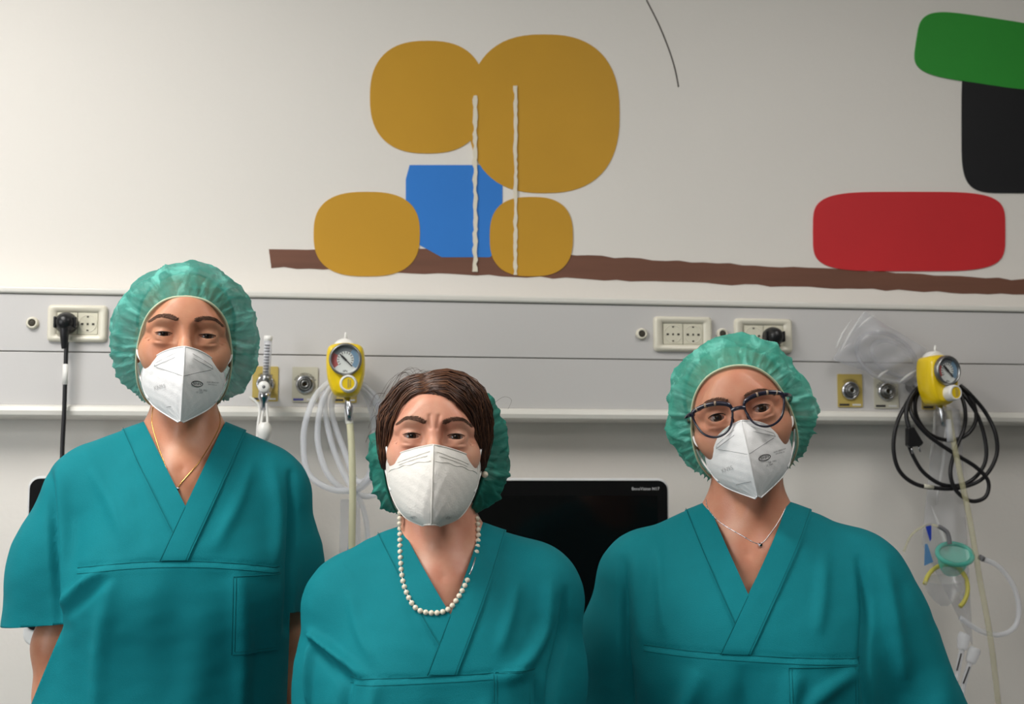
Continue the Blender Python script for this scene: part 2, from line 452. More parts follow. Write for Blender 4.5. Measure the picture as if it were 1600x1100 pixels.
def plug(px, py, cord, label, tagged):
    c = P(px, py, RAILY-.012); o = empty('power_plug', tuple(c), label, 'plug', 'black plugs in the rail sockets')
    bm = bmesh.new()
    lathe(bm, [(.021, -.004), (.021, .004), (.019, .014), (.014, .026), (.008, .032)], n=28)
    bm_obj('plug_head', bm, 'black_plastic', o, True)
    bm = bmesh.new()
    box(bm, -.021, -.016, -.02, 0, -.011, .011); bm_obj('finger_grip', bm, 'black_plastic', o, bevel=.002)
    bm = bmesh.new(); box(bm, .016, .021, -.02, 0, -.011, .011); bm_obj('finger_grip', bm, 'black_plastic', o, bevel=.002)
    bm = bmesh.new(); tube(bm, [(0, -.018, -.004), (0, -.018, -.025), (0, -.012, -.05)], lambda t: .0105-.005*t, 12, smooth=6)
    bm_obj('strain_relief', bm, 'black_rubber', o, True)
    pts = [np.array(q)-c for q in cord]
    bm = bmesh.new(); tube(bm, pts, .0042, 10, smooth=8); bm_obj('cord', bm, 'black_rubber', o, True)
    if tagged:
        bm = bmesh.new(); tube(bm, [P(102.5, 569, RAILY-.025)-c, P(102, 585, RAILY-.025)-c, P(101.5, 601, RAILY-.025)-c], .0052, 12); bm_obj('cord_label', bm, 'white_plastic', o, True)
yq = RAILY-.025
plug(104, 505, [P(104, 535, yq), P(103, 560, yq), P(101.7, 600, yq), P(100, 650, yq), P(97.5, 700, yq), P(95, 800, yq), P(92, 1000, yq+.03), P(92, 1300, yq+.05)],
     'black plug with a long hanging cord and white cord label, left socket', True)
plug(1207, 527, [P(1207, 556, yq), P(1206, 585, yq), P(1200, 640, yq), P(1196, 760, yq), P(1200, 1000, yq+.03), P(1200, 1300, yq+.05)],
     'black plug in the white socket above the cap of the woman with glasses', False)

# ---------------------------------------------------------------- gas outlets
def gas(px0, px1, py0, py1, plate, text, label, name2='print_dark', covered=False):
    A = P(px0, py1, RAILY); B = P(px1, py0, RAILY)
    cx, cz, w, h = (A[0]+B[0])/2, (A[2]+B[2])/2, B[0]-A[0], B[2]-A[2]
    o = empty('gas_outlet', (cx, RAILY, cz), label, 'gas outlet', 'medical gas outlets on the rail')
    bm = bmesh.new(); rbox(bm, 0, 0, w, h, .002, -.003, 0); bm_obj('plate', bm, plate, o)
    R = w*.33
    bm = bmesh.new(); lathe(bm, [(R*1.1, .003), (R*1.1, .006), (R*1.0, .009), (R*.82, .0095), (R*.78, .006)], n=32); bm_obj('ring', bm, 'chrome', o, True)
    bm = bmesh.new(); lathe(bm, [(R*.74, .004), (R*.74, .012), (R*.66, .014), (R*.55, .010), (R*.48, .010), (R*.45, .016), (R*.3, .017), (R*.26, .012)], n=32)
    bm_obj('coupling', bm, 'steel', o, True)
    bm = bmesh.new(); lathe(bm, [(R*.2, .010), (R*.2, .0135)], n=16); bm_obj('bore', bm, 'brass_hole', o, True)
    text_flat('lettering', text, w*.125, (0, -.0005), -.0034, 'print_dark', o, world=False, arc=R*1.28)
    bm = bmesh.new(); box(bm, -w*.45, -w*.05, -.0036, -.003, -h*.46, -h*.40); bm_obj('maker_stripe', bm, name2, o)
    bm = bmesh.new(); box(bm, w*.08, w*.42, -.0036, -.003, -h*.455, -h*.405); bm_obj('white_stripe', bm, 'print_white', o)
    return o
gas(394, 435, 573, 627, 'gold_plate', 'OSSIGENO', 'gold gas outlet plate with the flowmeter plugged in, right of the tallest woman')
gas(456, 497, 574, 628, 'grey_plate', 'ARIA MEDICINALE', 'grey gas outlet plate with curved lettering, nothing plugged in', 'print_blue')
gas(519, 558, 575, 629, 'gold_plate', 'VUOTO', 'gold gas outlet plate mostly hidden behind the left yellow regulator')
gas(1309, 1346, 585, 636, 'gold_plate', 'OSSIGENO', 'gold gas outlet plate under the clear plastic bag, nothing plugged in')
gas(1366, 1402, 586, 638, 'grey_plate', 'ARIA MEDICINALE', 'grey gas outlet plate partly covered by the clear plastic bag')
gas(1440, 1476, 588, 640, 'gold_plate', 'VUOTO', 'gold gas outlet plate mostly hidden behind the right yellow regulator')

# ---------------------------------------------------------------- flowmeter
Yf = RAILY-.07
c = P(413, 606, Yf)
fm = empty('flowmeter', tuple(c), 'slim clear upright flowmeter with a white knob on the leftmost gold outlet', 'flowmeter')
L = lambda px, py, dy=0: P(px, py, Yf+dy)-c
bm = bmesh.new(); lathe(bm, [(.013, -.066), (.013, -.03), (.010, -.01), (.010, .0)], n=20); bm_obj('probe', bm, 'chrome', fm, True)
bm = bmesh.new(); tube(bm, [L(419, 533), L(416, 592)], .0075, 16); bm_obj('clear_tube', bm, 'clear_tube', fm, True)
bm = bmesh.new(); tube(bm, [L(418.8, 538), L(416.3, 590)], .0035, 10); bm_obj('inner_tube', bm, 'print_grey', fm, True)
bm = bmesh.new()
for k in range(11):
    q = L(418.8-.25*k, 540+4.6*k); box(bm, q[0]-.006, q[0]+.004, q[1]-.0085, q[1]-.0078, q[2]-.0006, q[2]+.0006)
bm_obj('scale_marks', bm, 'print_dark', fm)
bm = bmesh.new(); tube(bm, [L(419.3, 525), L(419.2, 530), L(419, 535)], lambda t: .0065+.003*math.sin(math.pi*min(1, t*1.2+.2)), 16); bm_obj('cap', bm, 'white_plastic', fm, True)
bm = bmesh.new(); tube(bm, [L(416, 586), L(415.5, 592), L(415, 600)], .011, 16); bm_obj('collar', bm, 'steel', fm, True)
bm = bmesh.new(); lathe(bm, [(.009, -.004), (.0105, .014), (.0112, .016), (.0112, .024), (.009, .027), (.004, .0275)], n=24); k = bm_obj('knob', bm, 'white_plastic', fm, True)
bm = bmesh.new(); lathe(bm, [(.003, .0275), (.003, .0285)], n=12); bm_obj('knob_mark', bm, 'print_grey', k, True)
bm = bmesh.new(); tube(bm, [L(413.5, 612), L(412.5, 622), L(412, 630), L(411.7, 641)], lambda t: .0115 if t < .55 else .0045, 14); bm_obj('outlet_nozzle', bm, 'chrome', fm, True)

# thin white suction/oxygen lines hanging below it
lines = empty('oxygen_line', tuple(P(410, 640, Yf)), 'thin white oxygen tubing with a white fitting hanging under the flowmeter', 'tubing')
tube_obj('tube', [P(390, 620, Yf), P(400, 628, Yf), P(406, 640, Yf), P(403, 665, Yf), P(402, 700, Yf), P(403, 760, Yf)], .0026, 'white_plastic', lines)
tube_obj('tube', [P(412, 641, Yf), P(409, 655, Yf), P(408, 680, Yf), P(410, 760, Yf)], .0026, 'white_plastic', lines)
tube_obj('tube', [P(416, 630, Yf), P(418, 655, Yf), P(417, 690, Yf), P(418, 760, Yf)], .0026, 'white_plastic', lines)
tube_obj('fitting', [P(412, 660, Yf-.01), P(413, 668, Yf-.01), P(413, 678, Yf-.01), P(413, 688, Yf-.01)], lambda t: .004+.010*math.sin(math.pi*min(.9, t*.8+.1)), 'white_plastic', lines, 14)

# ---------------------------------------------------------------- vacuum regulators
def regulator(px, py, scale, rz, label):
    Yr = RAILY-.10
    c = P(px, py, Yr)
    o = empty('suction_regulator', tuple(c), label, 'regulator', 'yellow suction regulators', rz=rz)
    s = scale
    bm = bmesh.new()
    # front outline of the housing
    base = [(-.030, .040), (-.012, .046), (.012, .046), (.031, .040), (.037, .020), (.037, -.012), (.030, -.040), (.020, -.054), (-.002, -.057), (-.020, -.052), (-.031, -.028), (-.035, -.002), (-.035, .024)]
    pts = [(p[0]*s, p[2]*s) for p in catmull([(a, 0, b) for a, b in base], 4, True)]
    rings = []
    for y, sh in ((.034, .9), (.030, .98), (.0, 1.0), (-.010, .96), (-.016, .86)):
        rings.append([bm.verts.new((x*sh, y*s, z*sh)) for x, z in pts])
    bm.faces.new(rings[0]); bm.faces.new(list(reversed(rings[-1])))
    for a, b in zip(rings, rings[1:]):
        for i in range(len(a)):
            j = (i+1) % len(a); bm.faces.new((a[i], a[j], b[j], b[i]))
    bm_obj('housing', bm, 'yellow_plastic', o, True, bevel=.001)
    T = Matrix.Translation((.0015*s, 0, .013*s)); R = .0285*s
    bm = bmesh.new(); lathe(bm, [(R*1.08, .012), (R*1.08, .024), (R*1.0, .027), (R*.93, .027), (R*.92, .019)], T, 40, cap=False)
    g = bm_obj('gauge', bm, 'steel', o, True)
    bm = bmesh.new(); lathe(bm, [(R*.93, .015), (R*.93, .0195)], T, 40); bm_obj('dial', bm, 'dial_face', g)
    # coloured ring sectors
    for a0, a1, m in ((-60, 35, 'dial_grey'), (35, 130, 'dial_blue'), (-128, -60, 'dial_red')):
        bm = bmesh.new(); vs = []
        for k in range(17):
            a = math.radians(a0+(a1-a0)*k/16)
            vs.append([bm.verts.new((T.translation.x+math.sin(a)*R*q, -.0198, T.translation.z+math.cos(a)*R*q)) for q in (.56, .90)])
        for a, b in zip(vs, vs[1:]): bm.faces.new((a[0], a[1], b[1], b[0]))
        bm_obj('dial_band', bm, m, g)
    bm = bmesh.new()
    for k in range(13):
        a = math.radians(-130+k*20.6)
        M = T @ Matrix.Rotation(a, 4, 'Y')
        box(bm, -.0006, .0006, -.0202, -.0198, R*.40, R*.54, M)
    bm_obj('dial_mark', bm, 'print_dark', g)
    bm = bmesh.new(); M = T @ Matrix.Rotation(math.radians(-45), 4, 'Y')
    box(bm, -.0011, .0011, -.0222, -.0212, -R*.62, R*.5, M); box(bm, -.002, .002, -.0224, -.0212, -R*.1, R*.34, M)
    bm_obj('needle', bm, 'print_dark', g)
    text_flat('lettering', 'kPa', .006, (.0015*s, .013*s-R*.76), -.0203, 'print_dark', g, world=False)
    K = Matrix.Translation((.008*s, 0, -.033*s)); r = .0165*s
    bm = bmesh.new(); lathe(bm, [(r, .010), (r, .030), (r*.9, .036), (r*.72, .037), (r*.7, .032)], K, 32, cap=False); k = bm_obj('knob', bm, 'white_plastic', o, True)
    bm = bmesh.new(); lathe(bm, [(r*.70, .030), (r*.70, .036)], K, 24); bm_obj('knob_cap', bm, 'yellow_plastic', k)
    bm = bmesh.new(); box(bm, .008*s-.0012, .008*s+.0012, -.0368, -.0358, -.033*s-r*.5, -.033*s+r*.5); box(bm, .008*s+.003, .008*s+.005, -.0368, -.0358, -.033*s-r*.4, -.033*s+r*.4)
    bm_obj('knob_ridge', bm, 'gold_plate', k)
    bm = bmesh.new(); lathe(bm, [(.017*s, -.09), (.017*s, -.03)], Matrix.Translation((.002, .0, -.01)), 24); bm_obj('probe', bm, 'chrome', o, True)
    # white back wheel showing over the top
    bm = bmesh.new(); lathe(bm, [(.020*s, -.030), (.022*s, -.022), (.022*s, -.006), (.018*s, -.002)], Matrix.Translation((-.002, 0, .034*s)), 28)
    bm_obj('rear_wheel', bm, 'white_plastic', o, True)
    bm = bmesh.new(); tube(bm, [(.0, .012, .054*s), (.0, .012, .068*s)], lambda t: .004-.0025*t, 10); bm_obj('top_pin', bm, 'white_plastic', o, True)
    bm = bmesh.new(); tube(bm, [(.004, .010, -.052*s), (.006, .008, -.066*s), (.008, .006, -.075*s), (.009, .006, -.09*s), (.009, .006, -.1*s)], lambda t: (.0065, .0055, .0085, .006, .0055)[min(4, int(t*4.99))], 14)
    bm_obj('hose_connector', bm, 'chrome', o, True)
    return o
regulator(539, 574, 1.0, -.06, 'yellow suction regulator with round gauge, left of the middle woman')
regulator(1469, 590, .98, .26, 'yellow suction regulator with round gauge and black cord looped on it, at the right')

# ---------------------------------------------------------------- coiled clear tubing on the left regulator
coil = empty('clear_tubing_coil', tuple(P(535, 620, RAILY-.07)), 'coiled clear plastic tubing hanging from the left yellow regulator', 'tubing')
y1 = RAILY-.057
def loop_pts(seq, y): return [P(a, b, y+d) for a, b, d in seq]
loops = [
    [(530, 592, 0), (498, 612, -.01), (480, 650, -.02), (474, 690, -.02), (482, 740, -.02), (520, 765, -.02), (560, 762, -.01), (584, 730, 0), (592, 680, .01), (588, 630, .01), (565, 600, .01)],
    [(530, 594, 0), (507, 620, -.01), (497, 660, -.01), (498, 700, -.01), (515, 745, -.01), (550, 768, 0), (585, 740, 0), (598, 690, 0), (592, 640, 0), (560, 602, 0)],
    [(532, 594, 0), (508, 620, .0), (515, 680, .0), (535, 735, .0), (560, 772, .0), (590, 770, .0), (608, 735, 0), (604, 670, 0), (590, 625, 0), (560, 598, 0)],
    [(535, 596, 0), (518, 640, .01), (540, 710, .01), (556, 750, .01), (575, 745, .01), (585, 700, 0.01), (580, 640, .01), (560, 602, .01)],
]
for q in loops:
    tube_obj('tube_loop', loop_pts(q, y1), .0058, 'clear_tube', coil, 12, closed=True)
tube_obj('tube_end', [P(552, 765, y1), P(566, 790, y1), P(574, 830, y1), P(572, 880, y1), P(560, 960, y1)], .0052, 'clear_tube', coil, 12)
# cream suction hose dropping from the regulator's connector
hose = empty('suction_hose', tuple(P(545, 640, y1)), 'cream suction hose hanging straight down under the left yellow regulator', 'hose')
tube_obj('hose', [P(545, 648, RAILY-.09), P(549, 690, RAILY-.09), P(551, 760, RAILY-.085), P(550, 840, RAILY-.08), P(548, 960, RAILY-.08), P(545, 1150, RAILY-.06)], .0068, 'cream_tube', hose, 12)
tube_obj('sleeve', [P(544, 640, RAILY-.09), P(545, 652, RAILY-.09), P(546, 662, RAILY-.09)], .0078, 'clear_tube', hose, 12)
pk = empty('catheter_packet', tuple(P(550, 830, RAILY-.03)), 'long clear catheter packet with a blue print behind the cream hose', 'packet')
bm = bmesh.new(); flat_shape(bm, [tuple(P(a, b, RAILY-.03)[[0, 2]]) for a, b in ((532, 780), (562, 780), (566, 960), (528, 960))], RAILY-.03, .002); bm_obj('film', bm, 'clear_film', pk, world=True)
bm = bmesh.new(); flat_shape(bm, [tuple(P(a, b, RAILY-.034)[[0, 2]]) for a, b in ((548, 812), (551, 812), (549, 845), (544, 850))], RAILY-.034, .0006); bm_obj('blue_print', bm, 'blue_label', pk, world=True)
bm = bmesh.new(); flat_shape(bm, [tuple(P(a, b, RAILY-.034)[[0, 2]]) for a, b in ((544, 852), (549, 848), (550, 868), (541, 872))], RAILY-.034, .0006); bm_obj('light_blue_print', bm, 'light_blue_label', pk, world=True)

# ---------------------------------------------------------------- black cord looped on the right regulator
y2 = RAILY-.055
cd = empty('looped_power_cord', tuple(P(1470, 640, y2)), 'thin black power cord looped in rings under the right yellow regulator', 'cord')
seqs = [
 [(1440, 598, .01), (1420, 625, 0), (1402, 660, -.01), (1396, 700, -.01), (1405, 735, -.01), (1430, 756, -.01), (1465, 763, -.01), (1500, 762, -.01), (1535, 748, -.01), (1556, 715, -.01), (1556, 680, -.01), (1540, 645, 0), (1515, 615, 0), (1500, 602, .01)],
 [(1445, 600, .01), (1424, 625, 0), (1426, 650, -.02), (1450, 680, -.02), (1490, 708, -.02), (1525, 730, -.02), (1544, 752, -.02), (1540, 776, -.02), (1518, 783, -.02), (1495, 768, -.02), (1485, 740, -.02), (1492, 705, -.01), (1506, 670, 0), (1508, 640, 0), (1500, 612, .01)],
 [(1450, 602, .01), (1432, 620, 0), (1432, 650, .0), (1452, 678, .0), (1485, 688, .0), (1512, 678, .0), (1525, 655, .0), (1520, 628, 0), (1502, 606, .01)],
 [(1418, 690, -.005), (1428, 715, -.005), (1445, 740, -.005), (1475, 758, -.005), (1510, 755, -.005), (1535, 732, -.005), (1541, 700, -.005), (1530, 655, 0), (1512, 625, 0), (1500, 610, .01)],
]
for q in seqs:
    tube_obj('cord_loop', loop_pts(q, y2), .0042, 'black_rubber', cd, 8)
tube_obj('cord_end', loop_pts([(1446, 596, 0), (1424, 618, -.01), (1416, 645, -.015), (1420, 668, -.02)], y2), .0045, 'black_rubber', cd, 8)
tube_obj('cord_label', [P(1443, 759.5, y2-.01), P(1458, 762, y2-.01)], .0048, 'grey_plate', cd, 10, smooth=0)
c = P(1423, 680, y2-.02)
bm = bmesh.new()
fr = [P(1416, 668, y2-.02), P(1426, 667, y2-.02), P(1441, 692, y2-.02), P(1437, 697, y2-.02), P(1420, 699, y2-.02), P(1416, 696, y2-.02)]
flat_shape(bm, [(p[0], p[2]) for p in fr], y2-.013, .015); pl = bm_obj('plug_head', bm, 'black_plastic', cd, bevel=.002, world=True)
bm = bmesh.new(); tube(bm, [P(1424, 698, y2-.02), P(1426, 709, y2-.02)], .0018, 8); tube(bm, [P(1435, 696, y2-.02), P(1438, 706, y2-.02)], .0018, 8)
bm_obj('prong', bm, 'chrome', cd, True, world=True)

# ---------------------------------------------------------------- clear plastic bag over the rail (right)
bag = empty('clear_plastic_bag', tuple(P(1380, 550, RAILY-.03)), 'crumpled clear plastic bag with coiled tubing, tucked behind the right yellow regulator', 'bag')
def film(name, corners, yb, depth, m, parent, nu=26, nv=18, seed=1, crumple=.004):
    rnd = random.Random(seed); ph = [rnd.uniform(0, 6.28) for _ in range(6)]
    vs = []; fs = []
    for side in (0, 1):
        for j in range(nv+1):
            for i in range(nu+1):
                u, v = i/nu, j/nv
                a, b, c2, d = [np.array(q, float) for q in corners]
                p = (a*(1-u)+b*u)*(1-v)+(d*(1-u)+c2*u)*v
                q = P(p[0], p[1], yb)
                bul = math.sin(math.pi*u)**.6*math.sin(math.pi*v)**.6*depth
                w = crumple*(math.sin(9*u+5*v+ph[0])+.7*math.sin(14*v-7*u+ph[1])+.5*math.sin(21*u+11*v+ph[2]))*min(1, 6*min(u, 1-u, v, 1-v))
                q[1] += (-bul if side == 0 else bul*.3)+w*(1 if side == 0 else .4)
                vs.append(q)
    n = (nu+1)*(nv+1)
    for side in (0, 1):
        for j in range(nv):
            for i in range(nu):
                a = side*n+j*(nu+1)+i
                fs.append((a, a+1, a+nu+2, a+nu+1))
    return mesh_obj(name, vs, fs, m, parent, world=True)
film('film', [(1350, 486), (1448, 545), (1430, 606), (1300, 562)], RAILY-.035, .03, 'clear_film', bag, seed=3)
for k, (e0, e1) in enumerate([((1330, 500), (1306, 545)), ((1366, 492), (1342, 512)), ((1372, 590), (1388, 578)), ((1352, 486), (1312, 552)), ((1405, 598), (1432, 578))]):
    tube_obj('crease', [P(e0[0], e0[1], RAILY-.06), P((e0[0]+e1[0])/2-2, (e0[1]+e1[1])/2, RAILY-.062), P(e1[0], e1[1], RAILY-.06)], lambda t: .0004+.0022*math.sin(math.pi*t), 'film_crease', bag, 6, smooth=4)
for (rx, ry, cx_, cy_) in ((46, 38, 1385, 558), (33, 27, 1396, 560)):
    tube_obj('tube', [P(cx_+rx*math.cos(a)+8*math.sin(a), cy_+ry*math.sin(a)+6*math.cos(a), RAILY-.045) for a in np.linspace(0, 2*math.pi, 13)[:-1]], .0045, 'grey_tube', bag, 10, closed=True)

# ---------------------------------------------------------------- things hanging below the right regulator
Yh = RAILY-.06
bag2 = empty('hanging_film_bag', tuple(P(1470, 800, Yh)), 'long clear film bag with a blue label hanging below the right regulator', 'bag')
film('film', [(1462, 632), (1500, 640), (1520, 1010), (1440, 850)], RAILY-.030, .008, 'clear_film', bag2, seed=7, crumple=.002)
for e0, e1 in (((1460, 640), (1452, 720)), ((1478, 660), (1462, 790)), ((1455, 790), (1490, 900)), ((1470, 850), (1510, 960))):
    tube_obj('crease', [P(*e0, RAILY-.037), P((e0[0]+e1[0])/2+3, (e0[1]+e1[1])/2, RAILY-.039), P(*e1, RAILY-.037)], lambda t: .0004+.003*math.sin(math.pi*t), 'film_crease', bag2, 6, smooth=4)
bm = bmesh.new(); flat_shape(bm, [(q[0], q[2]) for q in [P(a, b, RAILY-.041) for a, b in ((1445, 820), (1455, 818), (1455, 842), (1453, 846))]], RAILY-.041, .001); bm_obj('blue_label', bm, 'blue_label', bag2, world=True)
bm = bmesh.new(); flat_shape(bm, [(q[0], q[2]) for q in [P(a, b, RAILY-.041) for a, b in ((1445, 850), (1449, 850), (1458, 878), (1444, 884))]], RAILY-.041, .001); bm_obj('light_blue_label', bm, 'light_blue_label', bag2, world=True)

hose = empty('suction_hose', tuple(P(1490, 660, Yh)), 'pale cream suction hose slanting down under the right yellow regulator', 'hose')
tube_obj('hose', [P(1482, 640, Yh-.03), P(1488, 680, Yh-.03), P(1500, 740, Yh-.03), P(1515, 810, Yh-.03), P(1530, 900, Yh-.03), P(1548, 1000, Yh-.03), P(1562, 1120, Yh-.02)], .0058, 'cream_film', hose, 12)
tube_obj('sleeve', [P(1481, 655, Yh-.03), P(1485, 690, Yh-.03)], .0068, 'clear_tube', hose, 12, smooth=0)

rm = empty('resuscitation_mask', tuple(P(1490, 890, Yh-.02)), 'mint and clear breathing mask with a yellowish rim hanging at the right', 'breathing mask')
q0 = P(1494, 868, Yh-.03); 
def ell_loop(cx_, cy_, rx, ry, tilt, y, n=16, a0=0, a1=2*math.pi, dy=.02):
    return [P(cx_+rx*math.cos(a)*math.cos(tilt)-ry*math.sin(a)*math.sin(tilt), cy_+rx*math.cos(a)*math.sin(tilt)+ry*math.sin(a)*math.cos(tilt), y-dy*math.sin(a)) for a in np.linspace(a0, a1, n)]
tube_obj('mint_ring', ell_loop(1492, 866, 28, 16, .2, Yh-.03)[:-1], .005, 'mint_plastic', rm, 10, closed=True)
vs, fs = [], []
for j in range(9):
    t = j/8
    for a in np.linspace(0, 2*math.pi, 25)[:-1]:
        rx, ry = (27-10*t*t), (15-4*t)
        p = P(1492-4*t+rx*math.cos(a), 866+24*t+ry*math.sin(a), Yh-.03-.02*math.sin(a)*(1-t)); vs.append(p)
for j in range(8):
    for i in range(24):
        k = (i+1) % 24; fs.append((j*24+i, j*24+k, (j+1)*24+k, (j+1)*24+i))
mesh_obj('mint_cup', vs, fs, 'mint_plastic', rm, world=True)
tube_obj('yellow_rim', ell_loop(1478, 920, 34, 38, .15, Yh-.03, a0=-math.pi*.98, a1=math.pi*.22), .0045, 'yellow_ring', rm, 10)
vs, fs = [], []
for j in range(11):
    t = j/10
    for a in np.linspace(0, 2*math.pi, 25)[:-1]:
        r = 32*math.sin(math.pi*(.5+.5*t)*.98)**.7+.5
        p = P(1476+r*math.cos(a), 905+42*t+8*math.sin(a)*(1-t), Yh-.03-.03*math.sin(a)*(1-t)); vs.append(p)
for j in range(10):
    for i in range(24):
        k = (i+1) % 24; fs.append((j*24+i, j*24+k, (j+1)*24+k, (j+1)*24+i))
mesh_obj('clear_cup', vs, fs, 'clear_film', rm, world=True)
tube_obj('grey_fitting', [P(1466, 822, Yh-.03), P(1480, 832, Yh-.03), P(1484, 850, Yh-.03)], .0045, 'print_grey', rm, 10)
tube_obj('strap', [P(1412, 862, Yh), P(1425, 835, Yh-.01), P(1450, 820, Yh-.02), P(1468, 824, Yh-.03)], .0025, 'cream_film', rm, 8)
ct = empty('curved_clear_tube', tuple(P(1570, 920, Yh-.02)), 'clear curved tube with a dark end arching at the far right edge', 'tubing')
tube_obj('tube', [P(1532, 872, Yh-.02), P(1560, 885, Yh-.02), P(1583, 915, Yh-.02), P(1592, 950, Yh-.02), P(1585, 980, Yh-.02), P(1560, 992, Yh-.02), P(1530, 985, Yh-.02), P(1500, 965, Yh-.02)], .0052, 'clear_tube', ct, 12)
tube_obj('dark_end', [P(1530, 870, Yh-.02), P(1537, 874, Yh-.02)], .0056, 'print_grey', ct, 12, smooth=0)
for k, (a, b, c3, d) in enumerate([((1498, 1040), (1508, 990), 'left', 0), ((1508, 1060), (1524, 1012), 'right', 0)]):
    o = empty('tube_connector', tuple(P(*a, Yh-.02)), 'small frosted tube connector at the right, %s of the two beside the sleeve' % c3, 'connector', 'frosted tube connectors')
    tube_obj('barrel', [P(a[0]-8, a[1]+40, Yh-.02), P(*a, Yh-.02), P((a[0]+b[0])/2, (a[1]+b[1])/2, Yh-.02)], .0055, 'clear_tube', o, 12, smooth=4)
    tube_obj('cap', [P((a[0]+b[0])/2, (a[1]+b[1])/2, Yh-.02), P(b[0]-2, b[1]+6, Yh-.02), P(*b, Yh-.02)], lambda t: .009+.0035*math.sin(math.pi*t), 'clear_tube', o, 14, smooth=4)
    tube_obj('dark_stripe', [P(a[0]-3, a[1]+8, Yh-.028), P((a[0]+b[0])/2-1, (a[1]+b[1])/2+6, Yh-.028)], .0016, 'print_dark', o, 8, smooth=0)

# ---------------------------------------------------------------- patient monitors
def monitor(px0, px1, py0, py1, Ym, label, text):
    A = P(px0, py1, Ym); B = P(px1, py0, Ym)
    cx, cz, w, h = (A[0]+B[0])/2, (A[2]+B[2])/2, B[0]-A[0], B[2]-A[2]
    o = empty('patient_monitor', (cx, Ym, cz-h/2), label, 'monitor', 'black patient monitors on the wall')
    bm = bmesh.new(); rbox(bm, 0, h/2-.012, w+.008, h+.034, .022, .0, .045, taper=0); bm_obj('housing', bm, 'silver_frame', o, bevel=.004, seg=3)
    bm = bmesh.new(); rbox(bm, 0, h/2, w, h, .018, -.003, .001); gl = bm_obj('front_glass', bm, 'bezel_black', o)
    bm = bmesh.new(); rbox(bm, 0, h/2-.004, w-.04, h-.05, .003, -.0034, -.002); bm_obj('screen', bm, 'screen_black', gl)
    text_flat('lettering', text, .0085, (w/2-.016, h-.016), -.0042, 'print_white', gl, align='RIGHT', world=False)
    bm = bmesh.new(); box(bm, -.05, .05, .044, W-Ym-.02, h/2-.04, h/2+.04); br = bm_obj('wall_bracket', bm, 'white_plastic', o, bevel=.004)
    bm = bmesh.new(); box(bm, -.06, .06, W-Ym-.021, W-Ym-.0005, h/2-.07, h/2+.07); bm_obj('bracket_plate', bm, 'white_plastic', o, bevel=.003)
    return o
monitor(634, 1042, 751, 976, W-.16, 'black patient monitor with small white lettering, between the middle woman and the woman with glasses', 'BeneVision N17')
monitor(39, 445, 748, 985, W-.16, 'black patient monitor mostly hidden behind the tallest woman at the left', 'BeneVision N17')

# ---------------------------------------------------------------- wall painting: plain coloured shapes over a painted brown bar
wp = empty('wall_painting', (.5, W, P(1000, 430, W)[2]), 'flat painted ochre, blue, red, black and green shapes over a brown bar', 'wall painting')
_layer = [0]
def paint(name, pts, m, parent=wp, outline=False):
    _layer[0] += 1
    y = W; th = .0006+.0003*_layer[0]
    xz = [tuple(P(a, b, W)[[0, 2]]) for a, b in pts]
    bm = bmesh.new(); flat_shape(bm, xz, y, th)
    return bm_obj(name, bm, m, parent, world=True)
def ell_px(cx_, cy_, rx, ry, n=64, a0=0, a1=360, tilt=0, pw=1.0):
    out = []
    for k in range(n):
        a = math.radians(a0+(a1-a0)*k/(n if a1-a0 == 360 else n-1))
        c_, s_ = math.cos(a), math.sin(a)
        x = rx*abs(c_)**pw*(1 if c_ > 0 else -1); z = ry*abs(s_)**pw*(1 if s_ > 0 else -1)
        out.append((cx_+x*math.cos(tilt)-z*math.sin(tilt), cy_+x*math.sin(tilt)+z*math.cos(tilt)))
    return out
rnd = random.Random(5)
top = [(420+1200*k/60, 389+ (66*max(0, (k/60)-.25)) + rnd.uniform(-1.6, 1.6)) for k in range(61)]
bot = [(424+1200*k/60, 418+ (44*(k/60)) + rnd.uniform(-1.6, 1.6)) for k in range(61)]
paint('brown_bar', top+list(reversed(bot)), 'paint_brown')
paint('blue_block', [(640, 258), (760, 258), (785, 285), (785, 385), (765, 402), (690, 402), (650, 380), (634, 350), (634, 280)], 'paint_blue')
paint('ochre_disc', ell_px(850, 178, 118, 124, pw=.8), 'paint_ochre')
paint('ochre_disc', ell_px(668, 152, 90, 88, pw=.8), 'paint_ochre')
paint('ochre_mound', ell_px(573, 366, 83, 66, pw=.75), 'paint_ochre')
paint('ochre_mound', ell_px(830, 370, 65, 62, pw=.75), 'paint_ochre')
paint('red_block', ell_px(1420, 362, 150, 62, pw=.45), 'paint_red')
paint('black_block', ell_px(1590, 190, 88, 112, pw=.4), 'paint_black')
paint('green_block', ell_px(1540, 80, 110, 52, pw=.45, tilt=.15), 'paint_green')
def streak(x, y0, y1, w, seed):
    r = random.Random(seed); pts = []
    n = 46
    L_ = [(x-w*r.uniform(.35, 1), y0+(y1-y0)*k/n) for k in range(n+1)]
    R_ = [(x+w*r.uniform(.35, 1), y0+(y1-y0)*k/n) for k in range(n+1)]
    return L_+list(reversed(R_))
sc_ = empty('paint_scrape', tuple(P(742, 300, W)), 'thin white scrape running down the blue and ochre paint, left of two', 'scrape mark', 'scrapes down the wall painting')
_layer[0] = 12; paint('scraped_paint', streak(742, 150, 425, 4.5, 1), 'scrape_plaster', sc_)
sc2 = empty('paint_scrape', tuple(P(805, 300, W)), 'thin white scrape running down the ochre paint, right of two', 'scrape mark', 'scrapes down the wall painting')
paint('scraped_paint', streak(805, 135, 430, 3.6, 2), 'scrape_plaster', sc2)
fl = [P(a, b, W) for a, b in ((1010, 0), (1030, 40), (1046, 80), (1055, 110), (1060, 136))]
o = tube_obj('painted_line', fl, .0016, 'paint_line', None, 6)
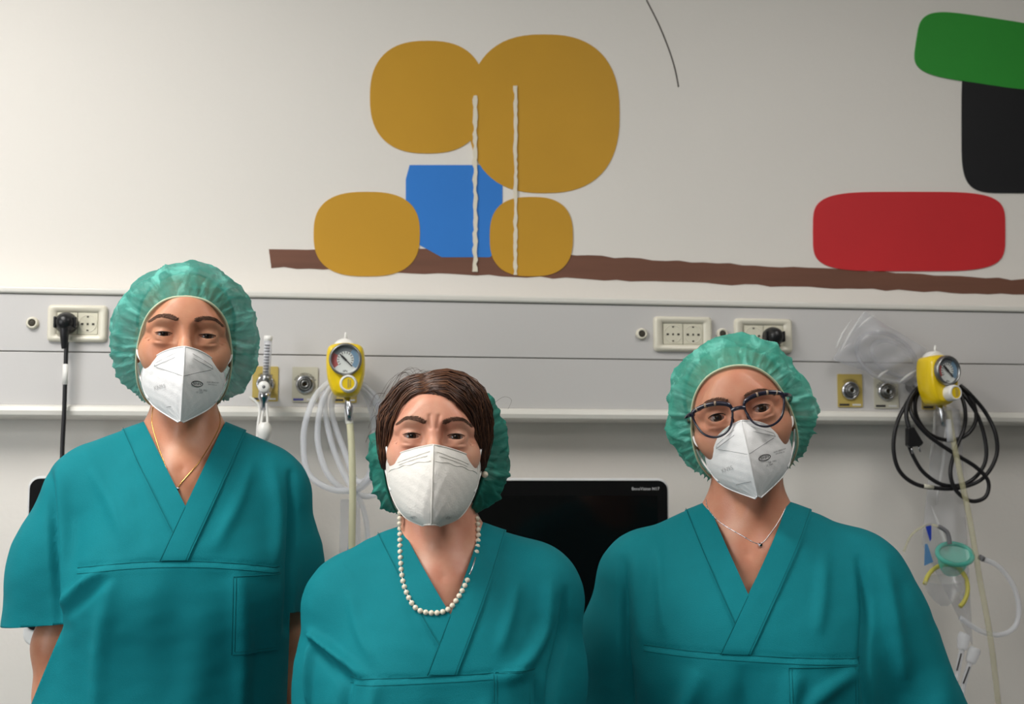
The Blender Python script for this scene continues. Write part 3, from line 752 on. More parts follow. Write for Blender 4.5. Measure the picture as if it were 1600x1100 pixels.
tag(o, 'single thin curved dark line painted on the wall right of the ochre shapes', 'painted line')
# ---------------------------------------------------------------- distance-field modelling of the bodies
class Field:
    def __init__(s, xs, ys, zs):
        s.ax = [np.array(a, np.float32) for a in (xs, ys, zs)]
        s.F = np.full([len(a) for a in s.ax], 1.0, np.float32)
    def win(s, lo, hi):
        sl = []
        for a, l, h in zip(s.ax, lo, hi):
            i, j = np.searchsorted(a, l), np.searchsorted(a, h)
            sl.append(slice(max(i-1, 0), min(j+1, len(a))))
        g = np.meshgrid(*[a[q] for a, q in zip(s.ax, sl)], indexing='ij', sparse=True)
        return tuple(sl), g
    def mix(s, sl, d, k, op):
        A = s.F[sl]
        if A.size == 0: return
        d = d.astype(np.float32)
        if op == 'add':
            m = np.minimum(A, d)
            if k: h = np.maximum(k-np.abs(A-d), 0)/k; m = m-h*h*k*.25
        else:
            m = np.maximum(A, -d)
            if k: h = np.maximum(k-np.abs(A+d), 0)/k; m = m+h*h*k*.25
        s.F[sl] = m
    def ell(s, c, r, k=.02, R=None, op='add', inf=0):
        c = np.array(c, float); r = np.array(r, float)+inf; m = r.max()+k*1.2+.01
        sl, (X, Y, Z) = s.win(c-m, c+m)
        X, Y, Z = X-c[0], Y-c[1], Z-c[2]
        if R is not None:
            T = np.array(R).T
            X, Y, Z = T[0, 0]*X+T[0, 1]*Y+T[0, 2]*Z, T[1, 0]*X+T[1, 1]*Y+T[1, 2]*Z, T[2, 0]*X+T[2, 1]*Y+T[2, 2]*Z
        k0 = np.sqrt((X/r[0])**2+(Y/r[1])**2+(Z/r[2])**2)+1e-6
        k1 = np.sqrt((X/r[0]**2)**2+(Y/r[1]**2)**2+(Z/r[2]**2)**2)+1e-6
        s.mix(sl, k0*(k0-1)/k1, k, op)
    def cap(s, a, b, ra, rb=None, k=.02, op='add', ys=1.0, inf=0):
        a, b = np.array(a, float), np.array(b, float); rb = ra if rb is None else rb
        ra += inf; rb += inf
        m = max(ra, rb)*max(1, ys)+k*1.2+.01
        sl, (X, Y, Z) = s.win(np.minimum(a, b)-m, np.maximum(a, b)+m)
        ba = (b-a)*np.array([1, 1/ys, 1]); l2 = (ba**2).sum()+1e-12
        X, Y, Z = X-a[0], (Y-a[1])/ys, Z-a[2]
        h = np.clip((X*ba[0]+Y*ba[1]+Z*ba[2])/l2, 0, 1)
        d = np.sqrt((X-ba[0]*h)**2+(Y-ba[1]*h)**2+(Z-ba[2]*h)**2)-(ra+(rb-ra)*h)
        s.mix(sl, d, k, op)
    def mesh(s):
        F = s.F; nx, ny, nz = F.shape; I = F < 0
        cnt = np.zeros((nx-1, ny-1, nz-1), np.int8)
        for dx in (0, 1):
            for dy in (0, 1):
                for dz in (0, 1): cnt += I[dx:nx-1+dx, dy:ny-1+dy, dz:nz-1+dz]
        cells = np.argwhere((cnt > 0) & (cnt < 8))
        idx = np.full(cnt.shape, -1, np.int64); idx[tuple(cells.T)] = np.arange(len(cells))
        acc = np.zeros((len(cells), 3)); n = np.zeros(len(cells))
        cor = [(x, y, z) for x in (0, 1) for y in (0, 1) for z in (0, 1)]
        for a in cor:
            for ax in range(3):
                if a[ax]: continue
                b = list(a); b[ax] = 1
                ia = cells+np.array(a); ib = cells+np.array(b)
                fa = F[tuple(ia.T)]; fb = F[tuple(ib.T)]
                m = (fa < 0) != (fb < 0); t = np.where(m, fa/np.where(m, fa-fb, 1), 0)
                pa = np.stack([s.ax[q][ia[:, q]] for q in range(3)], 1); pb = np.stack([s.ax[q][ib[:, q]] for q in range(3)], 1)
                acc += (pa+(pb-pa)*t[:, None])*m[:, None]; n += m
        V = acc/n[:, None]; Q = []
        for ax in range(3):
            o1, o2 = [q for q in range(3) if q != ax]
            sl0 = [slice(1, -1)]*3; sl0[ax] = slice(0, -1); sl1 = [slice(1, -1)]*3; sl1[ax] = slice(1, None)
            A = I[tuple(sl0)]; B = I[tuple(sl1)]
            e = np.argwhere(A != B); 
            if not len(e): continue
            sgn = A[tuple(e.T)]
            e = e+1; e[:, ax] -= 1
            def at(d1, d2):
                q = e.copy(); q[:, o1] -= d1; q[:, o2] -= d2; return idx[tuple(q.T)]
            q = np.stack([at(1, 1), at(0, 1), at(0, 0), at(1, 0)], 1)
            flip = sgn if ax != 1 else ~sgn
            q[~flip] = q[~flip][:, ::-1]
            Q.append(q)
        Q = np.concatenate(Q); Q = Q[(Q >= 0).all(1)]
        return V, Q
def relax(V, Q, it=1, lam=.5, w=None):
    V = V.copy()
    E = np.concatenate([Q[:, [0, 1]], Q[:, [1, 2]], Q[:, [2, 3]], Q[:, [3, 0]]])
    for _ in range(it):
        A = np.zeros_like(V); n = np.zeros(len(V))
        for c in range(3):
            A[:, c] = np.bincount(E[:, 0], V[E[:, 1], c], len(V))+np.bincount(E[:, 1], V[E[:, 0], c], len(V))
        n = np.bincount(E[:, 0], minlength=len(V))+np.bincount(E[:, 1], minlength=len(V))
        d = (A/n[:, None]-V)*lam
        V += d if w is None else d*w[:, None]
    return V
def normals(V, Q):
    n = np.cross(V[Q[:, 2]]-V[Q[:, 0]], V[Q[:, 3]]-V[Q[:, 1]])
    N = np.zeros_like(V)
    for i in range(4):
        for c in range(3): N[:, c] += np.bincount(Q[:, i], n[:, c], len(V))
    return N/(np.linalg.norm(N, axis=1)[:, None]+1e-12)
def axis(*segs):
    out = [segs[0][0]]
    for a, b, st in segs:
        n = max(1, int(round((b-a)/st))); out += list(a+(b-a)*np.arange(1, n+1)/n)
    return out
def rotm(rx, ry, rz):
    return np.array((Matrix.Rotation(rz, 3, 'Z') @ Matrix.Rotation(ry, 3, 'Y') @ Matrix.Rotation(rx, 3, 'X')))
def sm(t): t = np.clip(t, 0, 1); return t*t*(3-2*t)
def noise3(V, f, seed=0):
    r = np.random.RandomState(seed); o = np.zeros(len(V))
    for k in range(7):
        d = r.normal(size=3); d /= np.linalg.norm(d); o += np.sin(V@d*f*(1+.6*r.rand())+r.rand()*6.28)
    return o/4

# Each woman is built in her own frame: origin between the eyes, x to the viewer's right, y away from the viewer, z up.
class Woman:
    def __init__(self, **k): self.__dict__.update(k)

def H(w, p):                             # head frame -> body frame, eyes kept at the origin's height
    if not hasattr(w, 'off'):
        w.off = w.R @ (np.array([0, -.08, 0.]) - w.piv) + w.piv - np.array([0, -.08, 0.])
    return w.R @ (np.array(p, float)*w.hs - w.piv) + w.piv - w.off

def torso(F, w, inf, k=.03):
    g = w
    bx = w.bx
    for sgn, sh in ((-1, w.shL), (1, w.shR)):
        F.cap((bx+sgn*.028, .030, w.neckz-.055+w.up), (sh[0]*.80, .032, sh[1]-.018), .028, .040, .04, inf=inf)
        F.cap((bx+sgn*.06, .02, w.neckz-.10), (sh[0]*.86, .03, sh[1]-.045), .052, .048, .04, inf=inf)
        F.ell((sh[0]*.92, .03, sh[1]-.042), (.046, .046, .046), .04, inf=inf)
    F.ell((bx, .03, w.neckz-.19), (.150*w.wd, .092, .115), .05, inf=inf)
    F.cap((bx, -.020, w.neckz-.088), (bx, -.048, w.neckz-.20), .026, .036, .06, inf=inf)
    F.ell((bx, .025, w.neckz-.30), (.145*w.wd, .105, .18), .05, inf=inf)
    for sgn in (-1, 1):
        F.ell((bx+sgn*.066, -.048, w.neckz-.255), (.062*w.bust, .060*w.bust, .066*w.bust), .06, inf=inf)
    F.ell((bx, .025, w.neckz-.47), (.135*w.wd, .105, .17), .06, inf=inf)
    F.ell((bx, .04, w.neckz-.66), (.165*w.wd, .118, .15), .06, inf=inf)

def build_body(w, root):
    E = w.eyez
    F = Field(axis((-.36, -.16, .008), (-.16, -.075, .004), (-.075, .075, .0014), (.075, .16, .004), (.16, .40, .008)),
              axis((-.17, -.115, .004), (-.115, -.045, .0014), (-.045, .02, .003), (.02, .22, .007)),
              axis((-E-.01, -.50, .010), (-.50, -.14, .005), (-.14, -.03, .003), (-.03, .04, .0013), (.04, .15, .004)))
    R = w.R; h = lambda *p: H(w, p)
    sc = w.hs; fw = w.fw
    el = lambda c, r, k=.015, op='add': F.ell(H(w, c), np.array(r)*sc, k*sc, R, op)
    cp = lambda a, b, ra, rb=None, k=.012, op='add': F.cap(H(w, a), H(w, b), ra*sc, (ra if rb is None else rb)*sc, k*sc, op)
    el((0, .020, .028), (.071*fw, .088, .071), .01)
    el((0, -.018, .030), (.062*fw, .070, .062), .03)            # forehead
    el((0, -.022, -.020), (.060*fw, .060, .062), .03)            # mid face
    el((0, -.028, -.072), (.046*fw, .050, .036), .03)            # jaw
    el((0, -.066, -.094), (.020, .016, .014), .03)               # chin
    for s in (-1, 1):
        el((s*.040*fw, -.052, -.036), (.021, .022, .019), .022)  # cheek
        el((s*.049*fw, -.045, -.022), (.016, .022, .013), .02)
        cp((s*.012, -.0830, .0165), (s*.036, -.0770, .0205), .0085, .0075, .012)   # brow ridge
        cp((s*.036, -.0770, .0205), (s*.050, -.062, .0120), .0075, .006, .012)
        el((s*.072*fw, .012, -.012), (.008, .016, .028), .01)     # ear
    el((0, -.083, .030), (.030, .010, .022), .02)
    for s in (-1, 1):
        el((s*.0315, -.0960, .0000), (.0205, .0170, .0130), .010, 'sub')
        el((s*.016, -.0950, .0020), (.0080, .0110, .0120), .010, 'sub')
    cp((0, -.0830, .012), (0, -.0985, -.022), .0072, .0082, .012)
    cp((0, -.0985, -.022), (0, -.1080, -.042), .0082, .0120, .010)
    for s in (-1, 1): el((s*.011, -.097, -.044), (.008, .010, .008), .008)
    el((0, -.086, -.068), (.024, .012, .006), .006)              # lips, under the mask
    # eyelids: a thin shell over each eyeball with an almond slit
    for s in (-1, 1):
        c = (s*.0315, -.0715, -.0010)
        el(c, (.0162, .0140, .0140), .004)
        el((s*.0315, -.072, -.0125), (.0150, .0130, .0060), .006)           # lower lid bag
        cp((s*.018, -.0835, -.0105), (s*.031, -.0868, -.0132), .0011, None, .003, 'sub')
        cp((s*.031, -.0868, -.0132), (s*.045, -.0790, -.0105), .0011, None, .003, 'sub')
        cp((s*.019, -.0840, .0052+w.eyeh*.4), (s*.031, -.0880, .0068+w.eyeh*.6), .0010, None, .003, 'sub')   # lid crease
        cp((s*.031, -.0880, .0068+w.eyeh*.6), (s*.046, -.0790, .0030), .0010, None, .003, 'sub')
        hh = w.eyeh
        el((s*.0315, -.0870, -.0012), (.0128, .0110, hh), .0015, 'sub')
        cp((s*.0205, -.0870, -.0016), (s*.0190, -.0880, -.0020), .0014, .0009, .001, 'sub')
    if w.frown:
        for s in (-1, 1): cp((s*.0050, -.0972, .010), (s*.0065, -.0965, .026), .0014, .0009, .005, 'sub')
    if w.crow:
        for s in (-1, 1):
            for dz in (-.006, -.001, .005):
                cp((s*.050, -.0700, -.004+dz*.6), (s*.058, -.057, -.006+dz*1.6), .0009, .0007, .002, 'sub')
    # neck
    n0 = H(w, (0, .030, -.050)); nz = w.neckz; bx = w.bx
    F.cap(n0, (bx, .034, nz-.045), .0480*w.nk, .0520*w.nk, .02)
    F.cap((bx, .034, nz-.03), (bx, .035, nz-.10), .052*w.nk, .06, .03)
    for s in (-1, 1):
        m = H(w, (s*.048, .018, -.050))
        F.cap(m, (bx+s*.013, -.030, nz-.080), .0105, .0075, .014)       # neck muscle
        F.cap((bx+s*.016, -.036, nz-.087), (bx+s*.125, -.010, nz-.075), .0085, .0085, .016)   # collar bone
    F.cap(H(w, (0, -.032, -.105)), (bx, -.018, nz-.055), .0150, .0110, .02)   # windpipe
    torso(F, w, 0)
    F.ell((bx, -.045, nz-.083), (.0085, .010, .010), .014, op='sub')    # hollow between the collar bones
    # arms, hands, legs
    for s, sh, elb, wr in ((-1, w.shL, w.elL, w.wrL), (1, w.shR, w.elR, w.wrR)):
        a = np.array([sh[0]*.95, .035, sh[1]-.05]); b = np.array(elb); c = np.array(wr)
        F.cap(a, b, .044, .034, .03); F.cap(b, b+(c-b)*.35, .036, .036, .02); F.cap(b+(c-b)*.3, c, .036, .024, .02)
        d = (c-b)/np.linalg.norm(c-b)
        p1 = c+d*.045; F.cap(c, p1, .021, .026, .02, ys=1.0)
        f = np.array([0, 1.0, 0])
        for q, ln in enumerate((.068, .078, .073, .058)):
            k0 = c+d*.065+f*(-.027+.018*q); k1 = k0+d*ln*.5+np.array([-s*.006, 0, 0]); k2 = k1+d*ln*.5+np.array([-s*.018, 0, 0])
            F.cap(c+d*.03+f*(-.015+.01*q), k0, .012, .0095, .01); F.cap(k0, k1, .0092, .0085, .004); F.cap(k1, k2, .0085, .0072, .004)
        t0 = c+d*.03-f*.020; t1 = t0+d*.030-f*.022; t2 = t1+d*.028-f*.006
        F.cap(t0, t1, .013, .0105, .008); F.cap(t1, t2, .0105, .0085, .004)
    for s in (-1, 1):
        hp = np.array([bx+s*.085, .04, nz-.74]); kn = np.array([bx+s*.085, .03, -E+.46]); an = np.array([bx+s*.085, .06, -E+.08])
        F.cap(hp, kn, .080, .052, .05); F.cap(kn, kn+(an-kn)*.35, .052, .052, .03); F.cap(kn+(an-kn)*.3, an, .052, .034, .03)
        F.cap(an+np.array([0, 0, -.035]), an+np.array([0, -.14, -.048]), .034, .024, .02)
    V, Q = F.mesh(); V = relax(V, Q, 1, .5)
    o = mesh_obj('body', V, Q, w.skin, root)
    return o, BVHTree.FromPolygons([Vector(v) for v in V], [tuple(map(int, q)) for q in Q])

def hit(bvh, o, d, off=0.0):
    r = bvh.ray_cast(Vector(o), Vector(d).normalized())
    if r[0] is None: return None
    return np.array(r[0])+np.array(r[1])*off if False else np.array(r[0])-np.array(Vector(d).normalized())*off

def project_front(w, bvh, x, z, off=.0):
    """head-frame (x, z) pushed onto the face from the front"""
    p = H(w, (x, -.25, z)); d = w.R @ np.array([0, 1., 0])
    q = hit(bvh, p, d, off)
    return q

def ribbon_patch(w, bvh, lower, upper, off, n=20):
    """strip on the face between two curves (head frame x,z)"""
    lo = catmull([(a, 0, b) for a, b in lower], n); up = catmull([(a, 0, b) for a, b in upper], n)
    vs = []; fs = []
    m = 5
    for a, b in zip(lo, up):
        for k in range(m):
            t = k/(m-1); q = project_front(w, bvh, a[0]*(1-t)+b[0]*t, a[2]*(1-t)+b[2]*t, off*math.sin(math.pi*(t*.8+.1)))
            vs.append(q if q is not None else H(w, (a[0], -.08, a[2])))
    for i in range(len(lo)-1):
        for k in range(m-1):
            a = i*m+k; fs.append((a, a+m, a+m+1, a+1))
    return vs, fs

def build_face(w, root, bvh, body):
    for s in (-1, 1):
        # eyeball, pupil towards the camera
        bm = bmesh.new(); bmesh.ops.create_uvsphere(bm, u_segments=32, v_segments=20, radius=.0122*w.hs)
        o = bm_obj('eye', bm, 'eye_surface', root, True)
        o.location = H(w, (s*.0315, -.0728, -.0010)); o.rotation_euler = (w.gaze[0], 0, w.gaze[1])
        # eyebrow: short overlapping hairs
        bm = bmesh.new(); rnd = random.Random(3+s)
        for k in range(420):
            t = rnd.random(); wd = .0046*(1-.55*t)*(.5+.5*min(1, t*8))
            x = .011+.041*t; z = w.browz+.0055*math.sin(math.pi*min(1, t*.85+.05))-.006*max(0, t-.7)*2-(.003*(1-t) if w.frown else 0)
            v = rnd.uniform(-1, 1)*wd
            q0 = project_front(w, bvh, s*x, z+v, .0004); dx = .0055*(.6+.4*rnd.random())
            q1 = project_front(w, bvh, s*(x+dx), z+v*.5+.0012*(1-t*2), .0011)
            if q0 is None or q1 is None: continue
            tube(bm, [q0, (q0+q1)/2+np.array([0, -.0003, 0]), q1], lambda u: .00026*(1.1-u), 4)
        bm_obj('eyebrow', bm, 'brow_hair', root, True)
        # lashes: dark line along the upper lid with short hairs
        bm = bmesh.new(); pts = []
        for k in range(13):
            t = -1+2*k/12; x = .0315+.0124*t; z = -.0012+w.eyeh*math.sqrt(max(0, 1-t*t*.98))*.98+.0004
            q = project_front(w, bvh, s*x, z+.0008, .0004)
            if q is not None: pts.append(q)
        tube(bm, pts, lambda u: .0010*math.sin(math.pi*(u*.8+.1)), 6)
        for k in range(26):
            t = -.95+1.9*k/25; x = .0315+.0124*t; z = -.0012+w.eyeh*math.sqrt(1-t*t*.98)
            q = project_front(w, bvh, s*x, z+.0008, .0002)
            if q is None: continue
            d = w.R @ np.array([s*.35*t+.1*s, -1, .25-.2*(w.eyeh < .004)]); d /= np.linalg.norm(d)
            e = q+d*.0042; e2 = q+d*.0065+np.array([0, 0, .0018])
            tube(bm, [q, e, e2], lambda u: .00022*(1.15-u), 4)
        bm_obj('eyelash', bm, 'lash_black', root, True)

# ---------------------------------------------------------------- face masks
def mask_surface(w, T):
    """T: rows of (v, ridge (y,z), edge (x,y,z), bulge); returns M(u, v) with u in -1..1 across and v in 0..1 down"""
    vs = [r[0] for r in T]
    def row(v):
        cols = []
        for get in (lambda r: r[1][0], lambda r: r[1][1], lambda r: r[2][0], lambda r: r[2][1], lambda r: r[2][2], lambda r: r[3]):
            ys = [get(r) for r in T]
            i = max(0, min(len(vs)-2, next((k for k in range(len(vs)-1) if v <= vs[k+1]), len(vs)-2)))
            t = (v-vs[i])/(vs[i+1]-vs[i])
            a, b, c, d = ys[max(i-1, 0)], ys[i], ys[i+1], ys[min(i+2, len(ys)-1)]
            cols.append(.5*((2*b)+(-a+c)*t+(2*a-5*b+4*c-d)*t*t+(-a+3*b-3*c+d)*t**3))
        return cols
    def M(u, v, off=0):
        ry, rz, ex, ey, ez, bu = row(min(max(v, 0), 1))
        s = abs(u); sg = 1 if u >= 0 else -1
        ss = s*.15+.85*math.sin(s*math.pi/2) if w.roundmask else s
        x = ex*(.75*s+.25*math.sin(s*math.pi/2)); y = ry+(ey-ry)*(s**(1.25 if w.roundmask else 1.05+.45*max(0, 1-v/.3)))
        z = rz+(ez-rz)*(s**1.1)
        b = bu*4*s*(1-s)*(1 if not w.roundmask else 1.2)
        y -= b*.8; x += b*.35
        if v < .12: z += w.masktop*math.sin(math.pi*min(1, s*1.0))*(1-v/.12)
        # welded seams pressed into the felt
        p = np.array([sg*x, y-off, z])
        return H(w, p)
    return M
def build_mask(w, root, T, m, kind):
    M = mask_surface(w, T)
    nu, nv = 56, 44
    vs = []; fs = []
    for j in range(nv+1):
        for i in range(nu+1):
            u, v = -1+2*i/nu, j/nv
            off = .0004*math.sin(31*u+17*v)+.0003*math.sin(43*v-23*u)
            if kind == 'kn': off += .0011*math.exp(-(u/.035)**2)
            if kind == 'kn' and abs(abs(u)-.0) > .08:
                # nose wire pocket and triangle pleat, raised
                off += .0008*math.exp(-((v-(.10+.05*abs(u)))/.035)**2)*(1 if abs(u) < .72 else 0)
            off *= min(1, 8*min(v, 1-v)+.2)
            vs.append(M(u, v, off))
    for j in range(nv):
        for i in range(nu):
            a = j*(nu+1)+i; fs.append((a, a+1, a+nu+2, a+nu+1))
    mk = mesh_obj('face_mask', vs, fs, m, root)
    md = mk.modifiers.new('thickness', 'SOLIDIFY'); md.thickness = .0016; md.offset = 1
    # welded rim round the whole mask
    rim = [M(-1+2*i/40, 0, .0006) for i in range(41)] + [M(1, j/30, .0006) for j in range(1, 31)] + [M(1-2*i/12, 1, .0006) for i in range(1, 12)] + [M(-1, 1-j/30, .0006) for j in range(0, 30)]
    bm = bmesh.new(); tube(bm, rim, .0011, 6, closed=True); bm_obj('rim_weld', bm, m, mk, True)
    bm = bmesh.new(); tube(bm, [M(0, j/30, .0012 if kind == 'kn' else .0008) for j in range(31)], .0009, 6); bm_obj('centre_seam', bm, m, mk, True)
    def dotted(seq, name='stitch_line'):
        bm = bmesh.new()
        for (u0, v0), (u1, v1) in seq:
            n = int(max(6, math.hypot((u1-u0)*60, (v1-v0)*110)/1.3))
            for k in range(n):
                a, b = k/n, (k+.62)/n
                tube(bm, [M(u0+(u1-u0)*a, v0+(v1-v0)*a, .0011), M(u0+(u1-u0)*b, v0+(v1-v0)*b, .0011)], .00032, 4)
        return bm_obj(name, bm, 'print_grey', mk, True)
    def surf_text(s_, size, u0, v0, du, dv, m_, name='lettering', rot=0.):
        v, f = text_geo(s_, size); ca, sa = math.cos(rot), math.sin(rot)
        return mesh_obj(name, [M(u0+du*(a*ca-b*sa), v0-dv*(a*sa+b*ca), .0014) for a, b in v], f, m_, mk, smooth=False)
    if kind == 'kn':
        for s in (-1, 1):
            dotted([((s*.18, .085), (s*.62, .135)), ((s*.62, .135), (s*.62, .185)), ((s*.62, .185), (s*.18, .135)), ((s*.0, .45), (s*.58, .21))])
        dotted([((-.6, .77), (-.1, .80))] if w.lowline else [((-.6, .80), (-.4, .81))])
        surf_text('KN95', 1, -.52, .53, .125, .085, 'emboss_grey', rot=-.08)
        surf_text('BNN', 1, .30, .50, .085, .055, 'print_dark', rot=.28)
        bm = bmesh.new()
        tube(bm, [M(.30+.125*math.cos(a)*.96-.0*math.sin(a), .50+.042*math.sin(a)-.28*.125*math.cos(a)*.55, .0014) for a in np.linspace(0, 2*math.pi, 29)[:-1]], .0005, 5, closed=True)
        bm_obj('logo_outline', bm, 'print_dark', mk, True)
        surf_text('KN95 GB2626-2019', 1, .66, .385, .040, .030, 'print_grey', rot=.30)
        surf_text('BNN MASK CO', 1, .66, .42, .036, .024, 'print_grey', rot=.30)
        surf_text('NR  FFP2', 1, .47, .56, .050, .036, 'print_grey', rot=.22)
        surf_text('CE  2797', 1, .40, .61, .045, .032, 'print_grey', rot=.22)
    else:
        bm = bmesh.new()
        for s in (-1, 1):
            tube(bm, [M(s*(.04+.9*k/20), .235+.01*math.sin(k), .0007) for k in range(21)], .0006, 5)
            tube(bm, [M(s*(.06+.62*k/20), .10+.05*(k/20), .0009) for k in range(21)], .0005, 5)
            tube(bm, [M(s*(.10+.55*k/20), .155+.045*(k/20), .0009) for k in range(21)], .0005, 5)
            tube(bm, [M(s*.93, .08+.28*k/20, .0009) for k in range(21)], .0005, 5)
        bm_obj('stitch_line', bm, m, mk, True)
        surf_text('KN95 FFP2', 1, -.62, .90, .055, .032, 'print_grey'); surf_text('CE 2163', 1, .55, .90, .055, .032, 'print_grey')
    for s in (-1, 1):
        e = w.ear[0 if s < 0 else 1]
        a = M(s*.97, e[0], .001); b = M(s*.97, e[1], .001)
        pts = [a] + [H(w, (s*q[0], q[1], q[2])) for q in w.loop]
        bm = bmesh.new(); tube(bm, pts, .0016, 8, smooth=6); tube(bm, [b]+[H(w, (s*q[0], q[1], q[2])) for q in w.loop2], .0016, 8, smooth=6)
        bm_obj('ear_loop', bm, 'mask_white', mk, True)
    return M

# ---------------------------------------------------------------- bouffant caps
def build_cap(w, root, rim, cen, rad, pole, m, seed, pleat=.0035, n=26, lobes=(), rough=.003, band='elastic_cream'):
    """rim: closed list of head-frame points; the cap balloons from it to an ellipsoid (cen, rad) and closes at the pole"""
    NP, NT = 280, 74
    r = catmull(rim, 24, True); L = len(r)
    d = np.cumsum([0]+[np.linalg.norm(r[(i+1) % L]-r[i]) for i in range(L)]); tot = d[-1]
    R = np.array([[np.interp(k/NP*tot, d, np.array(list(r)+[r[0]])[:, c]) for c in range(3)] for k in range(NP)])
    cen = np.array(cen); rad = np.array(rad); pole = np.array(pole, float); pole /= np.linalg.norm(pole)
    U = R-cen; l0 = np.linalg.norm(U, axis=1); U = U/l0[:, None]
    rr = np.random.RandomState(seed)
    ph = np.arange(NP)/NP*2*math.pi
    jit = sum(rr.uniform(.2, .6)*np.sin(k*ph+rr.uniform(0, 6.28)) for k in (1, 2, 3, 5))
    amp = 1+.5*np.sin(3*ph+rr.rand()*6)+.3*np.sin(7*ph+rr.rand()*6)
    vs = []
    for j in range(NT+1):
        t = (j/NT)**1.15
        om = np.arccos(np.clip(U@pole, -1, 1)); so = np.sin(om)+1e-9
        D = (np.sin((1-t)*om)/so)[:, None]*U+(np.sin(t*om)/so)[:, None]*pole
        re = 1/np.sqrt(((D/rad)**2).sum(1))
        g = sm(np.minimum(1, t/.17))
        rad_ = l0*(1-g)+re*g
        p = cen+D*rad_[:, None]
        fold = np.exp(-max(0, t-.05)/.20)*sm(t/.05)
        s1 = 1-np.abs(np.sin(ph*n+jit*1.6+1.5*np.sin(t*9+ph*3)))          # sharp narrow ridges
        s2 = 1-np.abs(np.sin(ph*round(n*1.45)+jit*2.3-2*t*6))
        disp = pleat*amp*fold*(s1**2.2*2-.6)+pleat*.6*fold*(s2**3)
        disp += rough*(noise3(p, 60, seed)+.6*noise3(p+.01*noise3(p, 90, seed+1)[:, None], 130, seed+2))*sm(t/.12)*(1-t)**.3
        # long wandering wrinkles
        q = noise3(p*np.array([1, .6, 1.]), 95, seed+5)
        disp += rough*1.3*(np.exp(-(q/.16)**2)-.25)*sm(t/.1)*(1-t)**.5
        for c, a, s_ in lobes:
            disp += a*np.exp(-(((p-np.array(c))/s_)**2).sum(1))*g
        p = p+D*disp[:, None]
        vs.append(p)
    V = np.concatenate(vs); V = np.array([H(w, v) for v in V])
    fs = []
    for j in range(NT):
        for i in range(NP):
            k = (i+1) % NP; fs.append((j*NP+i, (j+1)*NP+i, (j+1)*NP+k, j*NP+k))
    cp = mesh_obj('surgical_cap', V, fs, m, root)
    ul = cp.data.uv_layers.new(name='gathers'); co = []
    for (a, b_, c_, d_) in fs:
        i = a % NP; j = a//NP
        co += [i/NP, j/NT, i/NP, (j+1)/NT, (i+1)/NP, (j+1)/NT, (i+1)/NP, j/NT]
    ul.data.foreach_set('uv', co)
    bm = bmesh.new(); Rb = np.array([H(w, v) for v in R]); tube(bm, [Rb[i] for i in range(0, NP, 3)], .0017, 6, closed=True)
    bm_obj('elastic_band', bm, band, cp, True)
    return cp

def hair_shell(w, root, m, rim, grow=.006, name='hair'):
    """close hair over the skull behind the cap's rim"""
    F = Field(axis((-.11, .11, .004)), axis((-.13, .14, .004)), axis((-.14, .15, .004)))
    F.ell((0, .020, .028), np.array([.071*w.fw, .088, .071])+grow, .01)
    F.ell((0, .045, -.03), (.062*w.fw, .060, .075), .02)
    F.ell((0, -.10, -.035), (.074*w.fw, .125, .092), .01, op='sub')
    V, Q = F.mesh(); V = relax(V, Q, 2)
    n = normals(V, Q); V = V+n*(.0012*noise3(V*np.array([1, 1, .25]), 260, 4))[:, None]
    V = np.array([H(w, v) for v in V])
    return mesh_obj(name, V, Q, m, root)

